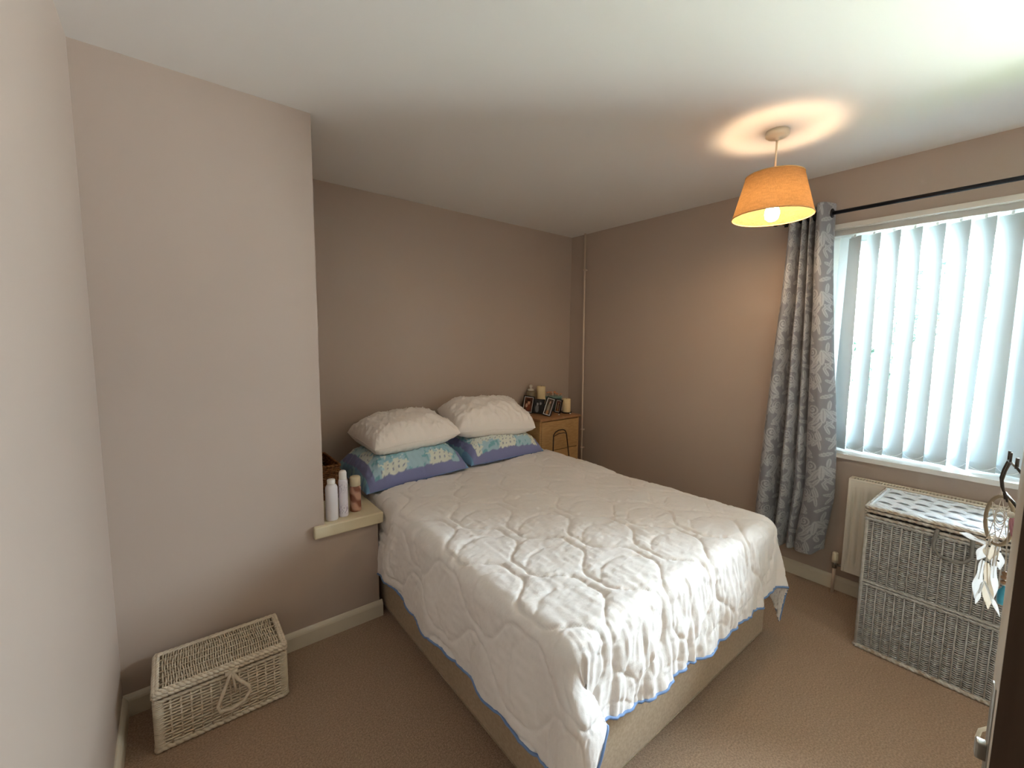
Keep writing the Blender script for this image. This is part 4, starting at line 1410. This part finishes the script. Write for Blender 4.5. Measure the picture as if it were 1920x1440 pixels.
# lid: woven flat strips over cross stakes, worn rim
lz = 0.692
qx0, qx1, qy0, qy1 = tx0 - 0.012, tx1 + 0.002, ty0 + 0.010, ty1 - 0.012
b = MB()
nx_, ny_ = 7, 8
for i in range(nx_):
    for j in range(ny_):
        xa = qx0 + 0.020 + (qx1 - qx0 - 0.040) * i / nx_
        xb = qx0 + 0.020 + (qx1 - qx0 - 0.040) * (i + 1) / nx_
        ya = qy0 - 0.020 + (qy1 - qy0 + 0.040) * j / ny_
        yb = qy0 - 0.020 + (qy1 - qy0 + 0.040) * (j + 1) / ny_
        n4 = 4
        for m_ in range(n4):                     # each pad: four flat canes bowing over one stake
            x_a = xa + (xb - xa) * m_ / n4 + 0.0010
            x_b = xa + (xb - xa) * (m_ + 1) / n4 - 0.0010
            sg = 1 if (i + j) % 2 == 0 else -0.25
            P = []
            for t in np.linspace(0, 1, 6):
                zc = lz + 0.0080 * sg * math.sin(PI * t) + 0.0006 * rr.uniform(-1, 1)
                y = ya + (yb - ya) * t
                P.append([(x_a, y, zc - 0.0016), (x_a + 0.001, y, zc), ((x_a + x_b) / 2, y, zc + 0.0012), (x_b - 0.001, y, zc), (x_b, y, zc - 0.0016)])
            b.grid(P)
b.box((qx0 + 0.012, qy1 + 0.012, lz - 0.010), (qx1 - 0.012, qy0 - 0.012, lz - 0.006))
lid = b.build('lid', M['wicker_lid_lit'], lh, flipcheck=False)
lid['kind'] = 'stuff'
b = MB()
lq = [(qx0, qy0), (qx0, qy1), (qx1, qy1), (qx1, qy0), (qx0, qy0)]
for inset, z, r in ((0.003, lz - 0.002, 0.0075), (0.003, lz - 0.018, 0.0070)):
    braid(b, [(x + (inset if x == qx0 else -inset), y - (inset if y == qy0 else -inset), z) for x, y in lq], r, 0.024)
b.build('lid_rim', M['worn_rim'], lid)
b = MB()
braid(b, [(x + (0.014 if x == qx0 else -0.014), y - (0.014 if y == qy0 else -0.014), lz + 0.002) for x, y in lq], 0.0065, 0.018)
b.build('lid_border', M['wicker_lid_lit'], lid)
b = MB()
hxx = tx0 - 0.016
b.tube([(hxx + 0.004, -2.648, 0.668), (hxx - 0.002, -2.645, 0.645), (hxx - 0.006, -2.640, 0.610), (hxx - 0.008, -2.643, 0.585), (hxx - 0.010, -2.660, 0.562), (hxx - 0.010, -2.700, 0.552), (hxx - 0.008, -2.735, 0.562), (hxx - 0.006, -2.752, 0.588), (hxx - 0.002, -2.750, 0.645), (hxx + 0.004, -2.748, 0.668)], 0.0068, 8)
b.build('handle', M['grey_handle'], lh)

# ------------------------------------------------------------------ open door at the right edge
DA = math.radians(8.5)
dr = bpy.data.objects.new('door_1', None)
COL.objects.link(dr)
dr.location = (-2.285, -2.876, 0)
dr.rotation_euler = (0, 0, DA)
struct(dr, 'open brown bedroom door seen edge-on at the right')
# local: +x to the bedroom side, +y to the free edge
sharp(MB().box((0.0, -0.762, 0.006), (0.002, -0.0005, 1.985)).build('hall_face', M['door'], dr, local=True))
sharp(MB().box((0.002, -0.762, 0.006), (0.040, 0.0, 1.985), 0.0015).build('leaf', M['door_edge'], dr, local=True))
MB().box((0.010, -0.001, 0.86), (0.030, 0.0012, 1.04), 0.0004).build('latch_plate', M['chrome'], dr, local=True)
MB().box((0.014, -0.001, 0.945), (0.027, 0.010, 0.965), 0.002).build('latch_bolt', M['chrome'], dr, local=True)
MB().lathe([(0.001, 0.040), (0.021, 0.040), (0.021, 0.045), (0.014, 0.049), (0.010, 0.051), (0.010, 0.062), (0.001, 0.062)], (0, -0.022, 0.948), 20, axis='x').build('handle_rose', M['bronze'], dr, local=True)
b = MB()
b.tube([(0.060, -0.024, 0.948), (0.066, -0.016, 0.955), (0.068, -0.006, 0.956), (0.068, 0.001, 0.948), (0.066, 0.003, 0.938), (0.056, 0.001, 0.936), (0.046, -0.002, 0.937)], 0.0022, 8)
b.build('lever_handle', M['white_plastic'], dr, local=True)
for zz_ in (0.25, 1.0, 1.75):
    MB().tube([(0.044, -0.764, zz_ - 0.045), (0.044, -0.764, zz_ + 0.045)], 0.006, 8).build('hinge', M['chrome'], dr, local=True)

hk = thing('coat_hooks', 'dark bronze coat hooks sticking out from the open door edge', 'coat hooks', (-2.285, -2.876, 0), (0, 0, DA))
MB().box((0.040, -0.36, 1.236), (0.047, -0.004, 1.272), 0.002).build('back_rail', M['door_edge'], hk, local=True)
for n_, u_ in enumerate((0.002, -0.085, -0.175, -0.265)):
    b = MB()
    for zz_ in (1.292, 1.251):                       # arms standing out from the rail
        b.tube([(0.046, min(u_, -0.008), zz_ - 0.012), (0.060, u_ - 0.002, zz_), (0.103, u_, zz_)], 0.0016, 6)
    for nn_, r__ in ((0.1035, 0.0015), (0.0900, 0.0012)):
        b.tube([(nn_, u_, 1.304), (nn_, u_, 1.292), (nn_ + 0.003, u_ + 0.0025, 1.280), (nn_ + 0.004, u_ + 0.004, 1.268), (nn_ + 0.003, u_ + 0.0025, 1.257), (nn_, u_, 1.250), (nn_ - 0.004, u_ - 0.001, 1.243)], r__, 6)
    b.tube([(0.064, u_ - 0.002, 1.303), (0.064, u_ - 0.002, 1.290)], 0.0018, 6)
    b.build('hook', M['bronze'], hk, local=True)


# ------------------------------------------------------------------ dream catcher hanging from the first hook
dc = thing('dream_catcher', 'small dream catcher with white feathers and a turquoise bead hanging on the door hooks', 'ornament', (-2.285, -2.876, 0), (0, 0, DA))
DN = 0.130


def ringpts(cy, cz, ry, rz, n=28, tilt=0.008):
    return [(DN + tilt * math.cos(a), cy + ry * math.cos(a), cz + rz * math.sin(a)) for a in np.linspace(0, 2 * PI, n, endpoint=False)]


MB().tube(ringpts(0.000, 1.206, 0.0115, 0.033), 0.0022, 6, closed=True).build('hoop', M['hoop'], dc, local=True)
b = MB()
b.tube([(0.118, -0.002, 1.300), (0.122, 0.004, 1.270), (DN, 0.001, 1.239)], 0.0009, 4)
for k in range(8):
    a, c = 2 * PI * k / 8, 2 * PI * ((k + 3) % 8) / 8
    b.tube([(DN, 0.0115 * math.cos(a), 1.206 + 0.033 * math.sin(a)), (DN, 0.0115 * math.cos(c), 1.206 + 0.033 * math.sin(c))], 0.0005, 3)
for k in range(3):
    b.tube(ringpts(0.0, 1.206 + 0.004 * k, 0.004, 0.009, 12, 0.004), 0.0006, 4, closed=True)
for (y, z) in ((0.006, 1.178), (-0.003, 1.174), (0.000, 1.173)):
    b.tube([(DN, y, z), (DN, y + 0.001, z - 0.03)], 0.0007, 4)
b.build('web', M['thread'], dc, local=True)


def feather(base, tip, width, bend, material, nrm=(1, 0, 0), xoff=0.0):
    base, tip = np.array(base, float), np.array(tip, float)
    ax = tip - base
    L_ = np.linalg.norm(ax)
    ax /= L_
    nrm = np.array(nrm, float)
    side_ = np.cross(ax, nrm)
    side_ /= np.linalg.norm(side_)
    P = []
    for t in np.linspace(0, 1, 12):
        wdt = width * (math.sin(PI * min(1, t * 0.93 + 0.05)) ** 0.7) * (0.75 + 0.25 * math.cos(t * 9))
        c = base + ax * L_ * t + side_ * bend * math.sin(PI * t * 0.5) ** 2 + nrm * xoff * math.sin(PI * t)
        P.append([c + side_ * wdt * q + nrm * 0.002 * (1 - q * q) for q in np.linspace(-1, 1, 5)])
    b = MB().grid(P)
    b.tube([base, base + ax * L_ * 0.5 + side_ * bend * 0.5 + nrm * (xoff + 0.001)], 0.0006, 4)
    o = b.build('feather', material, dc, local=True, flipcheck=False)
    return o


FW, FC = M['feather'], M['feather_cream']
feather((DN, 0.006, 1.172), (DN, 0.033, 1.168), 0.0045, -0.010, FW)
feather((DN, 0.006, 1.182), (DN, 0.004, 1.150), 0.0075, 0.0, FC)
feather((DN, 0.004, 1.180), (DN, 0.015, 1.146), 0.0065, 0.0, FW)
feather((DN, 0.000, 1.176), (DN, -0.006, 1.140), 0.0060, 0.0, FW)
feather((DN, 0.010, 1.148), (DN, 0.013, 1.092), 0.0058, 0.0, FW)
feather((DN, 0.006, 1.146), (DN, 0.002, 1.082), 0.0062, 0.002, FC)
feather((DN - 0.002, 0.006, 1.120), (DN - 0.002, -0.008, 1.076), 0.0026, 0.003, FW)
feather((DN + 0.002, 0.000, 1.158), (DN + 0.002, -0.003, 1.094), 0.0055, 0.0, FW)
feather((DN - 0.002, 0.008, 1.118), (DN - 0.002, 0.012, 1.085), 0.0030, 0.0, FW)
for (y, z) in ((0.0095, 1.150), (0.0055, 1.148), (0.009, 1.178), (0.006, 1.170), (-0.004, 1.166), (-0.003, 1.153)):
    MB().sphere((DN - 0.004, y, z), 0.0012, 8, 6).build('bead', M['bead_dark'], dc, local=True)
b = MB()
b.tube([(0.105, -0.005, 1.215), (0.104, -0.008, 1.108)], 0.0007, 4)
b.build('cord', M['thread'], dc, local=True)
for z, r in ((1.146, 0.0028), (1.1405, 0.0034), (1.1345, 0.0034)):
    MB().sphere((0.104, -0.007, z), (r, r, 0.0030), 10, 7).build('wooden_bead', M['bead_brown'], dc, local=True)
MB().lathe([(0.0005, 1.1300), (0.0018, 1.1295), (0.0022, 1.127), (0.0048, 1.123), (0.0055, 1.118), (0.0055, 1.110), (0.0045, 1.1055), (0.0005, 1.1045)], (0.104, -0.008, 0), 14).build('turquoise_bead', M['turquoise'], dc, local=True)
# thin pale plaque and pink tassel hanging behind it
pq = thing('hanging_plaque', 'thin pale wooden plaque hanging edge-on from the door hooks', 'plaque', (-2.285, -2.876, 0), (0, 0, DA))
b = MB()
b.prism([(0.070, 1.240), (0.082, 1.252), (0.108, 1.212), (0.100, 1.150), (0.080, 1.130), (0.064, 1.150), (0.058, 1.205)], -0.020, -0.014, axis='y')
b.build('board', M['plaque'], pq, local=True)
MB().tube([(0.084, -0.017, 1.245), (0.098, -0.012, 1.213)], 0.0008, 4).build('string', M['thread'], pq, local=True)
tl = thing('pink_tassel', 'small dusty pink tassel hanging among the door hooks', 'tassel', (-2.285, -2.876, 0), (0, 0, DA))
b = MB()
for k in range(10):
    a = 2 * PI * k / 10
    b.tube([(0.105, -0.006, 1.222), (0.105 + 0.004 * math.cos(a), -0.010 + 0.004 * math.sin(a), 1.210), (0.105 + 0.006 * math.cos(a), -0.014 + 0.005 * math.sin(a), 1.196)], 0.0012, 4)
b.build('fringe', M['pink'], tl, local=True)
MB().sphere((0.105, -0.006, 1.223), 0.004, 10, 7).build('knot', M['thread'], tl, local=True)
